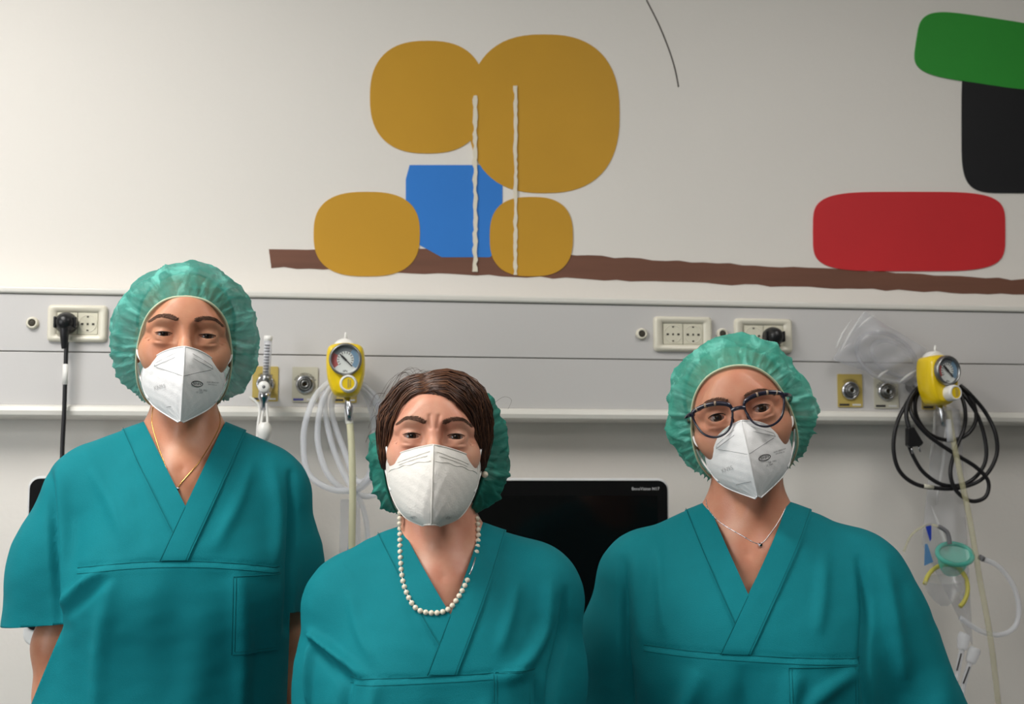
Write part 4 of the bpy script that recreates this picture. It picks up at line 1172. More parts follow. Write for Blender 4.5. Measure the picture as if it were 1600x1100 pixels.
# ---------------------------------------------------------------- scrub tops
def build_scrub(w, root):
    nz = w.neckz; bx = w.bx; E = w.eyez
    F = Field(axis((-.46, .50, .0045)), axis((-.21, .21, .005)), axis((w.hem-.03, -.62, .012), (-.62, -.06, .0042)))
    torso(F, w, .009)
    for c, r in w.drape: F.ell(c, r, .05)
    for s in (-1, 1): F.cap((bx+s*.042, .034, nz-.036), (bx+s*.090, .032, nz-.062), .026, .030, .03)
    F.cap((bx+w.sk[0], .02, w.sk[1]), (bx+w.sk[2], .025, w.hem-.2), w.sk[3], w.sk[4], .06, ys=w.sk[5])
    for sl in w.sleeves:
        for a, b, ra, rb, ys, k in sl['caps']: F.cap(a, b, ra, rb, k, ys=ys)
    for a, b, ra, rb, ys, k in w.carve: F.cap(a, b, ra, rb, k, ys=ys, op='sub')
    V, Q = F.mesh(); V = relax(V, Q, 3, .5)
    N = normals(V, Q)
    # cloth folds
    D = np.zeros(len(V)); x, y, z = V.T
    front = sm((.05-y)/.06)
    def crease(pts, wd, amp, power=2):
        nonlocal D
        p = catmull([(a, 0, b) for a, b in pts], 6); best = np.full(len(V), 9.); tt = np.zeros(len(V))
        for i in range(len(p)-1):
            a, b = p[i][[0, 2]], p[i+1][[0, 2]]; ab = b-a; l2 = (ab**2).sum()+1e-12
            h = np.clip(((x-a[0])*ab[0]+(z-a[1])*ab[1])/l2, 0, 1)
            d = np.hypot(x-a[0]-ab[0]*h, z-a[1]-ab[1]*h); m = d < best
            best = np.where(m, d, best); tt = np.where(m, (i+h)/(len(p)-1), tt)
        D = D+amp*np.exp(-(best/wd)**power)*np.sin(np.pi*np.clip(tt*.92+.04, 0, 1))**.6*front
    for c in w.creases: crease(c[0], c[1], c[2]*(1.9 if c[2] > 0 else 1.25))
    below = sm((w.yoke-z)/.06)
    D += front*below*sum(a*np.sin((x-bx)*f+p+1.6*np.sin(z*9+p)+2*np.sin(z*4)) for a, f, p in ((.0026, 60, .4), (.0018, 103, 2.1), (.0030, 31, 1.0)))*w.gather
    D += .0020*noise3(V*np.array([1, 1, .6]), 38, w.seed)+.0004*noise3(V, 150, w.seed+3)
    D += front*(-.0018*np.exp(-((z-w.yokef(x))/.0022)**2)*(np.abs(x-bx) < w.yw)+.0012*np.exp(-((z-w.yokef(x)+.010)/.006)**2)*(np.abs(x-bx) < w.yw))
    V = V+N*D[:, None]
    def bmg():
        bm = bmesh.new(); vv = [bm.verts.new(v) for v in V]
        for q in Q:
            try: bm.faces.new([vv[i] for i in q])
            except ValueError: pass
        bm.normal_update()
        return bm
    vx, vz = w.vx, w.vz                 # bottom of the V
    ends = [np.array([w.nl, w.nzl]), np.array([w.nr, w.nzr])]   # where it meets the neck at the shoulders
    planes = []
    for s, e in zip((-1, 1), ends):
        d = e-np.array([vx, vz]); nrm = np.array([-d[1], d[0]])*(-s); nrm = nrm/np.linalg.norm(nrm)   # outward
        if nrm[0]*s < 0: nrm = -nrm
        planes.append((Vector((vx, 0, vz)), Vector((nrm[0], 0, nrm[1]))))
    YM = w.ym
    bm = bmg()
    def cut(bm, co, no, **k):
        bmesh.ops.bisect_plane(bm, geom=bm.verts[:]+bm.edges[:]+bm.faces[:], dist=1e-6, plane_co=co, plane_no=no, **k)
    for co, no in planes: cut(bm, co, no)
    cut(bm, Vector((0, YM, 0)), Vector((0, 1, 0)))
    zb = nz-.022
    cut(bm, Vector((0, 0, zb)), Vector((0, 0, 1)))
    dele = []
    for f in bm.faces:
        c = f.calc_center_median()
        inV = all((c-co).dot(no) < 0 for co, no in planes)
        if inV and (c.y < YM or c.z > zb) and c.z > vz: dele.append(f)
    bmesh.ops.delete(bm, geom=dele, context='FACES')
    cut(bm, Vector((0, 0, w.hem)), Vector((0, 0, -1)), clear_outer=True)
    for sl in w.sleeves:
        if not sl.get('end'): continue
        co, no, xl = Vector(sl['end'][0]), Vector(sl['end'][1]).normalized(), sl['end'][2]
        n2 = Vector(sl.get('slant', (1 if xl > 0 else -1, 0, 0))).normalized(); c2 = Vector((xl, 0, co.z)); zt_ = sl['end'][3]
        cut(bm, c2, n2)
        side = lambda f: (f.calc_center_median()-c2).dot(n2) > 0 and f.calc_center_median().z < zt_
        fs = [f for f in bm.faces if side(f)]
        g = set(fs) | {e for f in fs for e in f.edges} | {v for f in fs for v in f.verts}
        bmesh.ops.bisect_plane(bm, geom=list(g), dist=1e-6, plane_co=co, plane_no=no)
        dd = [f for f in bm.faces if side(f) and (f.calc_center_median()-co).dot(no) > 1e-6]
        bmesh.ops.delete(bm, geom=dd, context='FACES')
    me = bpy.data.meshes.new('scrub_top'); bm.to_mesh(me); bm.free()
    top = link('scrub_top', me, 'scrub_cloth', root)
    md = top.modifiers.new('thickness', 'SOLIDIFY'); md.thickness = .0016; md.offset = -1
    def patch(name, halfspaces, off, mt='scrub_cloth', ymax=None):
        b = bmg()
        cut(b, Vector((0, YM if ymax is None else ymax, 0)), Vector((0, 1, 0)), clear_outer=True)
        for co, no in halfspaces: cut(b, Vector(co), Vector(no), clear_outer=True)
        b.normal_update()
        for v in b.verts: v.co += v.normal*off
        me = bpy.data.meshes.new(name); b.to_mesh(me); b.free()
        o = link(name, me, mt, top)
        md = o.modifiers.new('thickness', 'SOLIDIFY'); md.thickness = .0012; md.offset = -1
        es = o.modifiers.new('edges', 'EDGE_SPLIT'); es.split_angle = .9
        return o
    bw = w.band
    (cL, nL), (cR, nR) = planes
    # left band runs down to the V, the right band crosses over it and ends in the yoke seam
    patch('neck_band', [(cL, -nL), (cL+nL*bw, nL), (cR+nR*.004, nR), (Vector((0, 0, w.yokef(vx)+.001)), Vector((0, 0, -1)))], .0016)
    patch('neck_band', [(cR, -nR), (cR+nR*bw, nR), (Vector((0, 0, w.yokef(vx)+.001)), Vector((0, 0, -1)))], .0032)
    for off_, pl, lim in ((bw-.003, (cL, nL), [(cR, nR)]), (bw-.003, (cR, nR), [])):
        co, no = pl
        patch('stitch_line', [(co+no*off_, -no), (co+no*(off_+.0008), no), (Vector((0, 0, w.yokef(vx)+.001)), Vector((0, 0, -1)))]+lim, .0036, 'scrub_seam')
    if w.pocket:
        x0, x1, z0, z1 = w.pocket
        patch('pocket', [((x0, 0, 0), (-1, 0, 0)), ((x1, 0, 0), (1, 0, 0)), ((0, 0, z0), (0, 0, -1)), ((0, 0, z1), (0, 0, 1))], .0022, ymax=.0)
    b3 = BVHTree.FromPolygons([Vector(v) for v in V], [tuple(map(int, q)) for q in Q])
    def seam(pts, off=.0004, r=.00055):
        out = []
        for a, b in pts:
            q = hit(b3, (a, -.5, b), (0, 1, 0), off)
            if q is not None: out.append(q)
        bm = bmesh.new(); tube(bm, out, r, 6); bm_obj('seam', bm, 'scrub_seam', top, True)
    xs_ = np.linspace(bx-w.yw, bx+w.yw, 60)
    seam([(x_, float(w.yokef(x_))-.0005) for x_ in xs_]); seam([(x_, float(w.yokef(x_))-.0085) for x_ in xs_], .0004, .0004)
    e_ = ends[1]-np.array([vx, vz]); e_ = e_/e_[1]; zy = float(w.yokef(vx))
    seam([(vx+e_[0]*q, vz+q) for q in np.linspace(-.001, zy-vz, 26)], .0034, .0006)
    if w.pocket:
        ln = lambda p, q: [(p[0]+(q[0]-p[0])*k/24, p[1]+(q[1]-p[1])*k/24) for k in range(25)]
        for off_ in (0, .004): seam(ln((x0+off_, z1), (x0+off_, z0+off_))+ln((x0+off_, z0+off_), (x1-off_, z0+off_))+ln((x1-off_, z0+off_), (x1-off_, z1)), .0026, .00045)
        seam(ln((x0, z1), (x1, z1)), .0026, .0007)
    # trousers
    F = Field(axis((-.26, .26, .010)), axis((-.16, .24, .010)), axis((-E-.0, w.hem+.14, .012)))
    F.ell((bx, .04, nz-.70), (.168*w.wd, .125, .16), .04)
    for s in (-1, 1):
        hp = np.array([bx+s*.085, .04, nz-.74]); kn = np.array([bx+s*.088, .03, -E+.46]); an = np.array([bx+s*.088, .055, -E+.06])
        F.cap(hp, kn, .092, .075, .04); F.cap(kn, an, .075, .068, .03)
    V2, Q2 = F.mesh(); V2 = relax(V2, Q2, 2)
    mesh_obj('trousers', V2, Q2, 'trouser_cloth', root)
    for s in (-1, 1):
        F = Field(axis((-.07, .07, .004)), axis((-.21, .09, .005)), axis((-.01, .12, .004)))
        F.cap((0, .02, .045), (0, -.13, .038), .052, .050, .02); F.ell((0, .03, .07), (.045, .05, .045), .02)
        V3, Q3 = F.mesh(); V3[:, 2] = np.maximum(V3[:, 2], 0)
        V3 = V3+np.array([bx+s*.088, .04, -E])
        mesh_obj('shoe', V3, Q3, 'clog_white', root)
    b2 = BVHTree.FromPolygons([Vector(v) for v in V], [tuple(map(int, q)) for q in Q])
    return top, b2

def place(w, px, py, depth, label):
    fwd = ROT @ np.array([0, 0, -1.0])
    a_ = YAW+w.turn; p = PD(px, py, depth-.08*w.s)+np.array([-math.sin(a_), math.cos(a_), 0])*.08*w.s
    root = empty('person', (p[0], p[1], 0), label, 'person', rz=YAW+w.turn)
    root.scale = (w.s,)*3
    sub = root
    w.eyez = float(p[2])/w.s
    w.root = root
    return root
class Frame:
    """children are modelled round the eyes; shift them down to the floor-based root afterwards"""
def settle(w):
    for o in w.root.children:
        o.location = Vector(o.location)+Vector((0, 0, w.eyez))

def chain_on(w, bvhs, pts, off):
    """(x, z) body-frame points dropped onto the skin or cloth from the front"""
    out = []
    for a, b in pts:
        best = None
        for t in bvhs:
            q = hit(t, (a, -.5, b), (0, 1, 0), off)
            if q is not None and (best is None or q[1] < best[1]): best = q
        out.append(best if best is not None else np.array([a, 0, b]))
    return out
# ---------------------------------------------------------------- the three women
KN = [(0, (-.110, -.020), (.050, -.058, -.040), .000), (.15, (-.123, -.036), (.060, -.044, -.054), .004), (.42, (-.138, -.062), (.058, -.038, -.078), .006),
      (.72, (-.135, -.092), (.042, -.050, -.105), .005), (1, (-.116, -.128), (.004, -.108, -.130), .0)]
RIM = [(0, -.087, .056), (.032, -.081, .050), (.056, -.064, .028), (.067, -.045, -.006), (.070, -.030, -.042), (.064, -.010, -.078), (.045, .035, -.102), (0, .075, -.108),
       (-.045, .035, -.102), (-.064, -.010, -.078), (-.070, -.030, -.042), (-.067, -.045, -.006), (-.056, -.064, .028), (-.032, -.081, .050)]

# tallest woman, left
w1 = Woman(R=rotm(.02, .03, .02), piv=np.array([0, .03, -.06]), hs=.98, hy=0., fw=.97, nk=.98, wd=1.0, bust=.95, bx=.0, neckz=-.118, skin='skin_tan',
           eyeh=.0023, frown=False, crow=True, browz=.0200, gaze=(.03, .02), roundmask=False, masktop=.003, lowline=False, turn=.22, s=1.03, up=.018,
           shL=(-.145, -.188), shR=(.135, -.188), elL=(-.175, .045, -.455), elR=(.172, .055, -.455), wrL=(-.155, .03, -.70), wrR=(.165, .04, -.70),
           drape=[((.0, .0, -.37), (.155, .120, .20))], sk=(.0, -.36, -.100, .152, .250, .64), hem=-.86,
           sleeves=[dict(caps=[((-.135, .030, -.255), (-.178, .035, -.34), .058, .060, .95, .05), ((-.178, .035, -.32), (-.198, .035, -.45), .058, .058, 1.0, .05), ((-.180, .05, -.32), (-.228, .06, -.42), .035, .020, 1, .03)],
                         end=((-.20, 0, -.418), (.10, 0, -1), -.160, -.30), slant=(-.93, 0, .367)),
                    dict(caps=[((.120, .030, -.245), (.155, .040, -.34), .056, .052, .95, .05), ((.156, .04, -.32), (.168, .045, -.46), .050, .042, 1.0, .03)],
                         end=((.19, 0, -.408), (-.12, 0, -1), .158, -.30))],
           carve=[],
           creases=[([(-.190, -.20), (-.178, -.28), (-.170, -.36), (-.166, -.43)], .006, -.012), ([(-.175, -.19), (-.166, -.26), (-.158, -.34), (-.150, -.40)], .010, .005),
                    ([(.158, -.20), (.160, -.28), (.156, -.36), (.152, -.43)], .006, -.012), ([(.13, -.19), (.138, -.26), (.135, -.33)], .010, .004),
                    ([(-.150, -.40), (-.12, -.37), (-.09, -.345)], .006, -.004), ([(-.155, -.385), (-.13, -.355), (-.10, -.335)], .006, .005),
                    ([(-.13, -.19), (-.10, -.24), (-.075, -.29)], .010, .003), ([(-.07, -.18), (-.06, -.24), (-.05, -.30)], .008, -.002),
                    ([(.10, -.18), (.08, -.24), (.05, -.30)], .010, .003), ([(-.09, -.33), (-.105, -.45), (-.11, -.56)], .012, .005), ([(.08, -.34), (.09, -.45), (.09, -.56)], .012, .004)],
           gather=.55, seed=1, yoke=-.32, yw=.14, yokef=lambda x: -.322-.012*np.clip(abs(x+.01)/.14, 0, 1)**2+0*x,
           vx=.006, vz=-.247, nl=-.060, nzl=-.122, nr=.060, nzr=-.122, ym=.028, band=.034, cross=True, pocket=(.074, .142, -.455, -.345))
r1 = place(w1, 290, 523, 2.09, 'tallest woman, at the left, in teal scrubs, white mask and puffy green cap')
body1, bv1 = build_body(w1, r1); build_face(w1, r1, bv1, body1); hair_shell(w1, r1, 'hair_brown', RIM)
w1.ear = ((.10, .62), (.10, .62)); w1.loop = [(.068, -.045, -.030), (.0705, -.020, -.010), (.073, .01, .0)]; w1.loop2 = [(.064, -.02, -.060), (.072, .005, -.035)]
build_mask(w1, r1, KN, 'mask_white', 'kn')
build_cap(w1, r1, RIM, (0, .015, .004), (.110, .118, .117), (0, 1, .1), 'cap_teal', 11, n=30,
          pleat=.0026, lobes=[((-.085, .0, -.065), .010, .035), ((.080, .0, -.065), .008, .035), ((-.05, -.02, .08), -.004, .03)])
top1, cl1 = build_scrub(w1, r1)

# woman in the middle
w2 = Woman(R=rotm(-.10, .02, .0), piv=np.array([0, .03, -.06]), hs=.98, hy=0., fw=.97, nk=1.02, wd=1.02, bust=1.1, bx=.014, neckz=-.118, skin='skin_rosy',
           eyeh=.0030, frown=True, crow=True, browz=.0195, gaze=(-.05, 0), roundmask=True, masktop=.001, lowline=False, turn=.05, s=.95, up=.008,
           shL=(-.135, -.198), shR=(.165, -.185), elL=(-.150, .035, -.46), elR=(.150, .035, -.46), wrL=(-.165, .0, -.70), wrR=(.165, .0, -.70),
           drape=[((.012, -.005, -.37), (.160, .130, .20))], sk=(.014, -.40, .01, .148, .19, .84), hem=-.82,
           sleeves=[dict(caps=[((-.110, .030, -.265), (-.135, .03, -.37), .060, .058, .95, .05), ((-.133, .03, -.34), (-.132, .03, -.58), .058, .062, 1.1, .04)], end=((-.2, 0, -.50), (0, 0, -1), -.19, -.40)),
                    dict(caps=[((.140, .030, -.250), (.158, .03, -.36), .060, .058, .95, .05), ((.154, .03, -.34), (.118, .03, -.58), .056, .060, 1.1, .04)], end=((.2, 0, -.50), (0, 0, -1), .19, -.40))],
           carve=[],
           creases=[([(-.172, -.275), (-.158, -.285), (-.12, -.305), (-.09, -.325)], .006, .009), ([(-.170, -.285), (-.150, -.305), (-.115, -.335)], .007, -.009),
                    ([(-.170, -.28), (-.173, -.33), (-.174, -.37)], .005, .006), ([(-.112, -.315), (-.118, -.37), (-.120, -.43)], .007, -.008),
                    ([(.188, -.22), (.183, -.28), (.165, -.34), (.150, -.42)], .007, -.010), ([(.165, -.21), (.155, -.27), (.12, -.315), (.09, -.325)], .010, .006),
                    ([(.14, -.33), (.148, -.38), (.150, -.44)], .006, -.007), ([(-.115, -.22), (-.10, -.27), (-.08, -.30)], .008, .003),
                    ([(.12, -.2), (.105, -.25), (.09, -.29)], .009, .003), ([(-.05, -.18), (-.03, -.24), (0, -.30)], .005, -.0015), ([(-.075, -.33), (-.08, -.38), (-.07, -.45)], .010, .004), ([(.07, -.36), (.075, -.42), (.075, -.48)], .010, .005)],
           gather=.6, seed=2, yoke=-.315, yw=.125, yokef=lambda x: -.316-.010*np.clip((.10-x)/.2, 0, 1)+0*x,
           vx=.024, vz=-.243, nl=-.050, nzl=-.125, nr=.072, nzr=-.122, ym=.028, band=.036, cross=True, pocket=(.082, .135, -.365, -.318))
r2 = place(w2, 678, 681, 1.853, 'shortest woman, in the middle, dark hair in front of her green cap, teal scrubs')
body2, bv2 = build_body(w2, r2); build_face(w2, r2, bv2, body2)
w2.ear = ((.06, .5), (.06, .5)); w2.loop = [(.068, -.040, -.014), (.073, -.01, .004)]; w2.loop2 = [(.066, -.03, -.055), (.073, -.002, -.03)]
RM = [(0, (-.114, -.017), (.0655, -.048, -.030), .000), (.12, (-.124, -.030), (.067, -.044, -.040), .003), (.40, (-.136, -.060), (.064, -.044, -.066), .008),
      (.70, (-.136, -.092), (.052, -.052, -.096), .010), (.88, (-.128, -.114), (.036, -.064, -.116), .010), (1, (-.118, -.128), (.012, -.090, -.128), .004)]
build_mask(w2, r2, RM, 'mask_ivory', 'soft')
RIM2 = [(0, .030, .092), (.045, .010, .080), (.070, .0, .045), (.075, -.006, .0), (.073, -.006, -.045), (.062, .004, -.085), (.045, .045, -.105), (0, .075, -.112),
        (-.045, .045, -.105), (-.062, .004, -.085), (-.073, -.006, -.045), (-.075, -.006, .0), (-.070, .0, .045), (-.045, .010, .080)]
build_cap(w2, r2, RIM2, (.006, .035, -.012), (.104, .105, .105), (0.05, 1, .15), 'cap_deep', 23, n=34, pleat=.0014, rough=.005, band='cap_deep',
          lobes=[((.095, .01, -.07), .010, .05), ((-.085, .01, -.085), .012, .04), ((-.07, .02, .05), -.012, .04), ((.075, .02, .06), .008, .04)])

def styled_hair(w, root):
    F = Field(axis((-.12, .12, .0035)), axis((-.13, .14, .004)), axis((-.15, .15, .0035)))
    F.ell((0, .020, .026), (.078, .096, .076), .01)
    F.ell((.0, .035, -.03), (.078, .065, .085), .02)
    F.ell((.010, -.008, .054), (.060, .080, .045), .02)
    for s in (-1, 1): F.cap((s*.066, -.030, .03), (s*.071, -.018, -.035), .013, .007, .02)
    F.ell((-.003, -.115, -.024), (.058, .105, .082), .008, op='sub')
    F.ell((0, -.12, -.075), (.065, .11, .09), .012, op='sub')
    V, Q = F.mesh(); V = relax(V, Q, 2); n = normals(V, Q)
    V = V+n*(.0010*noise3(V*np.array([1, 1, .3]), 240, 4))[:, None]
    bvh = BVHTree.FromPolygons([Vector(v) for v in V], [tuple(map(int, q)) for q in Q])
    o = mesh_obj('hair', [H(w, v) for v in V], Q, 'hair_brown', root)
    rnd = random.Random(9); bm = bmesh.new(); bl = bmesh.new()
    sides = []
    for k in range(900):
        s = -1 if rnd.random() < .42 else 1
        t = rnd.random()**1.5
        a = np.array([-.022+rnd.gauss(0, .004), -.092+.11*t, .066+.045*math.sin(math.pi/2*min(1, t*1.5))])
        e = np.array([s*(.072+rnd.uniform(-.004, .010)), -.046+.07*t+rnd.uniform(-.004, .004), .006-rnd.random()*.068])
        pts = []
        bulge = rnd.uniform(.0, .004) if rnd.random() < .7 else rnd.uniform(.003, .009)
        for q in np.linspace(0, 1, 9):
            th = q*math.pi/2
            p = np.array([a[0]+(e[0]-a[0])*math.sin(th)**.95, a[1]+(e[1]-a[1])*q, a[2]+(e[2]-a[2])*(1-math.cos(th))])
            r_ = bvh.find_nearest(Vector(p)); c = np.array([0, .02, .02])
            if r_[0] is not None:
                nn = np.array(r_[1]); p = np.array(r_[0])+nn*(.0008+bulge*math.sin(math.pi*q)+rnd.uniform(0, .0012))
            pts.append(H(w, p))
        tube(bm if k % 3 else bl, pts, lambda u: .0009*(1.15-u*.7), 4)
    tag(bm_obj('hair_strands', bm, 'hair_brown', o, True), kind='stuff'); tag(bm_obj('hair_strands', bl, 'hair_light', o, True), kind='stuff')
    bm = bmesh.new()
    for k in range(16):                                   # loose fly-away hairs over the crown and left temple
        a = np.array([rnd.uniform(-.045, .0), rnd.uniform(-.06, -.02), .098-rnd.random()*.012])
        l = rnd.uniform(.02, .045); dr = -1 if rnd.random() < .75 else 1
        pts = [a, a+np.array([dr*l*.25, 0, .004+rnd.random()*.007]), a+np.array([dr*l*.7, rnd.uniform(-.01, .01), -.004+rnd.random()*.006]), a+np.array([dr*l*1.1, rnd.uniform(-.01, .01), -.02-rnd.random()*.02])]
        tube(bm, [H(w, p) for p in pts], .00022, 4, smooth=5)
    for k in range(8):
        a = np.array([-.074, rnd.uniform(-.03, .0), rnd.uniform(-.01, .07)]); l = rnd.uniform(.012, .03)
        tube(bm, [H(w, p) for p in (a, a+np.array([-l*.6, 0, -.002]), a+np.array([-l*.9, 0, -.02]))], .00022, 4, smooth=5)
    tube(bm, [H(w, p) for p in ((.08, 0, .055), (.10, -.01, .070), (.113, -.01, .066), (.108, -.01, .052))], .00022, 4, smooth=5)
    tag(bm_obj('loose_hairs', bm, 'hair_brown', o, True), kind='stuff')
styled_hair(w2, r2)
top2, cl2 = build_scrub(w2, r2)

# woman with glasses, right
w3 = Woman(R=rotm(.0, -.20, -.03), piv=np.array([0, .03, -.10]), hs=1.03, hy=0., fw=1.0, nk=1.08, wd=1.10, bust=1.05, bx=.010, neckz=-.125, skin='skin_olive',
           eyeh=.0046, frown=False, crow=False, browz=.0180, gaze=(.0, .02), roundmask=False, masktop=.003, lowline=True, turn=-.15, s=1.03, up=.018,
           shL=(-.158, -.202), shR=(.190, -.200), elL=(-.195, .035, -.46), elR=(.262, .035, -.46), wrL=(-.195, .0, -.70), wrR=(.270, .0, -.70),
           drape=[((.012, .0, -.38), (.195, .130, .21))], sk=(.01, -.40, .01, .180, .20, .76), hem=-.82,
           sleeves=[dict(caps=[((-.145, .030, -.265), (-.180, .03, -.36), .062, .060, .95, .05), ((-.180, .03, -.34), (-.205, .03, -.58), .062, .066, 1.1, .04)], end=((-.2, 0, -.50), (0, 0, -1), -.20, -.40)),
                    dict(caps=[((.175, .030, -.260), (.212, .03, -.34), .062, .062, .95, .05), ((.212, .03, -.31), (.285, .03, -.53), .062, .074, 1.1, .04)], end=((.30, 0, -.455), (-.35, 0, -1), .235, -.38))],
           carve=[],
           creases=[([(-.172, -.215), (-.170, -.28), (-.168, -.36), (-.158, -.43)], .007, -.010), ([(-.152, -.21), (-.148, -.27), (-.145, -.33)], .010, .004),
                    ([(.168, -.21), (.172, -.28), (.165, -.35), (.168, -.42)], .006, -.012), ([(.20, -.22), (.212, -.30), (.225, -.38)], .012, .006),
                    ([(-.06, -.36), (-.08, -.41), (-.10, -.46)], .014, .007), ([(.07, -.36), (.06, -.40), (.06, -.46)], .012, .007), ([(.15, -.36), (.10, -.39), (.06, -.43)], .010, .005),
                    ([(-.12, -.2), (-.115, -.26), (-.11, -.31)], .008, .003), ([(.12, -.2), (.11, -.26), (.10, -.31)], .010, .003), ([(.0, -.35), (.0, -.40), (.01, -.46)], .012, -.004)],
           gather=.7, seed=4, yoke=-.33, yw=.150, yokef=lambda x: -.330-.012*np.clip((x+.15)/.3, 0, 1)+0*x,
           vx=.008, vz=-.257, nl=-.048, nzl=-.130, nr=.076, nzr=-.122, ym=.028, band=.036, cross=True, pocket=(.060, .155, -.46, -.352))
r3 = place(w3, 1155, 645, 2.08, 'woman at the right, head tilted, in teal scrubs, white mask and mint cap')
body3, bv3 = build_body(w3, r3); build_face(w3, r3, bv3, body3); hair_shell(w3, r3, 'hair_dark', RIM)
w3.ear = ((.10, .62), (.10, .62)); w3.loop = [(.069, -.045, -.030), (.0715, -.020, -.010), (.074, .01, .0)]; w3.loop2 = [(.064, -.02, -.060), (.072, .005, -.035)]
KN3 = [(0, (-.112, -.013), (.048, -.056, -.036), .000), (.15, (-.125, -.030), (.059, -.042, -.047), .004), (.42, (-.140, -.058), (.058, -.038, -.071), .006),
      (.72, (-.137, -.087), (.043, -.050, -.096), .005), (1, (-.114, -.118), (.004, -.106, -.121), .0)]
build_mask(w3, r3, KN3, 'mask_white', 'kn')
RIM3 = [(0, -.084, .066), (.034, -.076, .058), (.058, -.058, .034), (.070, -.040, .0), (.074, -.022, -.036), (.068, -.005, -.066), (.045, .035, -.092), (0, .075, -.098),
       (-.045, .035, -.092), (-.068, -.005, -.066), (-.074, -.022, -.036), (-.070, -.040, .0), (-.058, -.058, .034), (-.034, -.076, .058)]
build_cap(w3, r3, RIM3, (0, .015, .008), (.106, .115, .110), (0, 1, .1), 'cap_mint', 37, n=28, pleat=.0024, rough=.0044,
          lobes=[((-.105, .0, -.01), .009, .024), ((.105, .0, -.02), .010, .030), ((.088, .0, .048), -.009, .020), ((-.09, .0, .04), -.009, .018)])
top3, cl3 = build_scrub(w3, r3)
for w in (w1, w2, w3): settle(w)
bpy.context.view_layer.update()

# ---------------------------------------------------------------- worn jewellery and glasses
def on_person(w, name, label, cat):
    o = empty(name, tuple(w.root.matrix_world @ Vector((0, 0, w.eyez-.2))), label, cat, rz=w.root.rotation_euler.z)
    o['_s'] = .2; o.scale = (w.s,)*3
    return o
def loc(pts, s=.2): return [np.array(p)+np.array([0, 0, s]) for p in pts]
# gold pendant
nk = on_person(w1, 'pendant_necklace', 'thin gold chain with a small ball pendant on the tallest woman', 'necklace')
pts = [(-.046, -.100), (-.047, -.125), (-.037, -.158), (-.022, -.195), (-.011, -.222)]
pr = [(.050, -.105), (.052, -.125), (.042, -.150), (.022, -.185), (.000, -.212), (-.008, -.224)]
for q in (pts, pr):
    c = chain_on(w1, [bv1], [tuple(v[[0, 2]]) for v in catmull([(a, 0, b) for a, b in q], 8)], .0008)
    bm = bmesh.new(); tube(bm, loc(c), .00075, 6); bm_obj('chain', bm, 'gold_metal', nk, True)
for k, (a, b) in enumerate(((-.013, -.2235), (-.006, -.2225))):
    c = chain_on(w1, [bv1], [(a, b)], .003)[0]
    bm = bmesh.new(); bmesh.ops.create_uvsphere(bm, u_segments=16, v_segments=10, radius=.0036-.0006*k); bmesh.ops.translate(bm, verts=bm.verts, vec=Vector(loc([c])[0]))
    bm_obj('bead', bm, 'gold_metal' if k == 0 else 'silver_metal', nk, True)
c = chain_on(w1, [bv1], [(-.0085, -.231)], .003)[0]
bm = bmesh.new(); bmesh.ops.create_uvsphere(bm, u_segments=12, v_segments=8, radius=.0026); bmesh.ops.translate(bm, verts=bm.verts, vec=Vector(loc([c])[0])); bm_obj('drop', bm, 'silver_metal', nk, True)

# pearls
pn = on_person(w2, 'pearl_necklace', 'string of cream pearls hanging in a U on the middle woman', 'necklace')
path = catmull([(a, 0, b) for a, b in ((-.049, -.108), (-.049, -.135), (-.046, -.170), (-.040, -.205), (-.024, -.233), (-.002, -.240), (.020, -.236), (.036, -.218), (.050, -.192), (.060, -.165), (.064, -.140), (.062, -.112))], 30)
d = np.cumsum([0]+[np.linalg.norm(b-a) for a, b in zip(path, path[1:])]); step = .0077
npearl = int(d[-1]/step)
xz = [(np.interp(k*step, d, [p[0] for p in path]), np.interp(k*step, d, [p[2] for p in path])) for k in range(npearl+1)]
c3 = loc(chain_on(w2, [bv2, cl2], xz, .0036))
me = None
for k, p in enumerate(c3):
    if npearl-10 <= k <= npearl-7: continue                 # the clasp sits here
    if me is None:
        bm = bmesh.new(); bmesh.ops.create_uvsphere(bm, u_segments=18, v_segments=12, radius=.00378)
        o = bm_obj('pearl', bm, 'pearl', pn, True); me = o.data
    else:
        o = bpy.data.objects.new('pearl', me); COL.objects.link(o); o.parent = pn
    o.location = p
bm = bmesh.new(); tube(bm, c3, .0006, 6); bm_obj('thread', bm, 'silver_metal', pn, True)
bm = bmesh.new(); tube(bm, [c3[npearl-10], c3[npearl-9], c3[npearl-8], c3[npearl-7]], lambda t: .0012+.0012*abs(math.sin(t*9)), 8); bm_obj('clasp', bm, 'silver_metal', pn, True)
er = on_person(w2, 'pearl_earring', 'single pearl stud earring at the right ear side of the middle woman', 'earring')
p = loc([H(w2, (.0755, -.012, -.046))])[0]
bm = bmesh.new(); bmesh.ops.create_uvsphere(bm, u_segments=18, v_segments=12, radius=.0048); o = bm_obj('pearl', bm, 'pearl', er, True); o.location = p
bm = bmesh.new(); tube(bm, [p, p+np.array([-.006, .004, .002])], .0016, 8); bm_obj('post', bm, 'gold_metal', er, True)

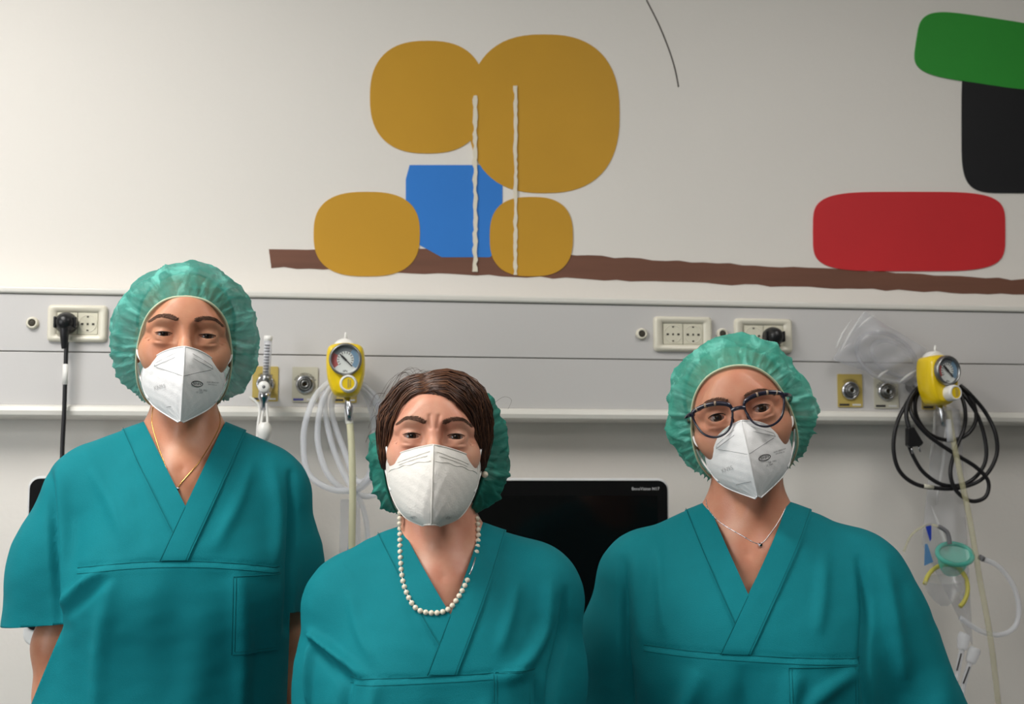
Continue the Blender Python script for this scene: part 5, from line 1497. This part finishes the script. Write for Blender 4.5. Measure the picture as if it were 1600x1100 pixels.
# fine silver necklace
sn = on_person(w3, 'silver_necklace', 'fine silver chain with a tiny clear stone on the woman with glasses', 'necklace')
pts = catmull([(a, 0, b) for a, b in ((-.050, -.125), (-.046, -.140), (-.030, -.158), (.000, -.176), (.026, -.188), (.044, -.172), (.060, -.150), (.068, -.135))], 12)
c = loc(chain_on(w3, [bv3], [tuple(v[[0, 2]]) for v in pts], .0007))
bm = bmesh.new(); tube(bm, c, .0006, 6)
bm_obj('chain', bm, 'silver_metal', sn, True)
for k in range(6, 44, 3):
    bm = bmesh.new(); bmesh.ops.create_uvsphere(bm, u_segments=8, v_segments=6, radius=.0013); bmesh.ops.translate(bm, verts=bm.verts, vec=Vector(c[k])); bm_obj('bead', bm, 'silver_metal', sn, True)
p = loc(chain_on(w3, [bv3], [(.027, -.190)], .002))[0]
bm = bmesh.new(); bmesh.ops.create_icosphere(bm, subdivisions=1, radius=.0040); bmesh.ops.translate(bm, verts=bm.verts, vec=Vector(p)); bm_obj('stone', bm, 'silver_metal', sn)

# glasses
gl = on_person(w3, 'glasses', 'dark tortoiseshell glasses worn by the woman at the right', 'glasses')
hg = lambda *p: loc([H(w3, p)])[0]
for s in (-1, 1):
    shape = [(.008, .004), (.010, .014), (.022, .0195), (.038, .021), (.054, .0185), (.0625, .013), (.0605, -.002), (.053, -.017), (.040, -.0245), (.026, -.0235), (.014, -.014)]
    cv = catmull([(a, 0, b) for a, b in shape], 6, True)
    pts = [hg(s*(q[0]+.0008), -.112+.098*max(0, q[0]-.01)+.12*max(0, q[0]-.03)-.12*max(0, -q[2]), q[2]-.003) for q in cv]
    n = len(pts)
    def rad(i):
        z = cv[i % n][2]; return .0017+.0017*sm((z-.006)/.012)
    bm = bmesh.new(); tube(bm, pts, lambda t: float(rad(int(round(t*(n-1))))), 8, closed=True); rimo = bm_obj('rim', bm, 'tortoise', gl, True)
    for a, b in ((14, 15), (19, 20), (24, 25)):
        bm = bmesh.new(); tube(bm, [q+np.array([0, -.0004, 0]) for q in pts[a:b+1]], float(rad(a))+.0003, 8); bm_obj('light_fleck', bm, 'tortoise_light', rimo, True)
    bm = bmesh.new(); vs = [bm.verts.new(q) for q in pts]; bm.faces.new(vs)
    bmesh.ops.triangulate(bm, faces=bm.faces); r_ = bmesh.ops.extrude_face_region(bm, geom=bm.faces[:])
    bmesh.ops.translate(bm, verts=[v for v in r_['geom'] if isinstance(v, bmesh.types.BMVert)], vec=(0, .0012, 0)); bm_obj('lens', bm, 'lens_glass', gl)
    bm = bmesh.new(); tube(bm, [hg(s*.061, -.1030, .010), hg(s*.068, -.097, .010), hg(s*.0745, -.070, .008), hg(s*.0735, -.030, .004), hg(s*.0735, .005, .002), hg(s*.075, .02, -.015)], lambda t: .0036-.0012*t, 8, smooth=5)
    bm_obj('temple_arm', bm, 'tortoise', gl, True)
    bm = bmesh.new(); tube(bm, [hg(s*.011, -.108, -.006), hg(s*.010, -.102, -.009), hg(s*.011, -.100, -.012)], .0018, 8, smooth=4); bm_obj('nose_pad', bm, 'tortoise', gl, True)
bm = bmesh.new(); tube(bm, [hg(-.0095, -.112, .003), hg(-.004, -.1135, .0045), hg(.004, -.1135, .0045), hg(.0095, -.112, .003)], .0030, 8, smooth=4); bm_obj('bridge', bm, 'tortoise', gl, True)
for o in list(bpy.data.objects):
    if '_s' in o.keys(): del o['_s']
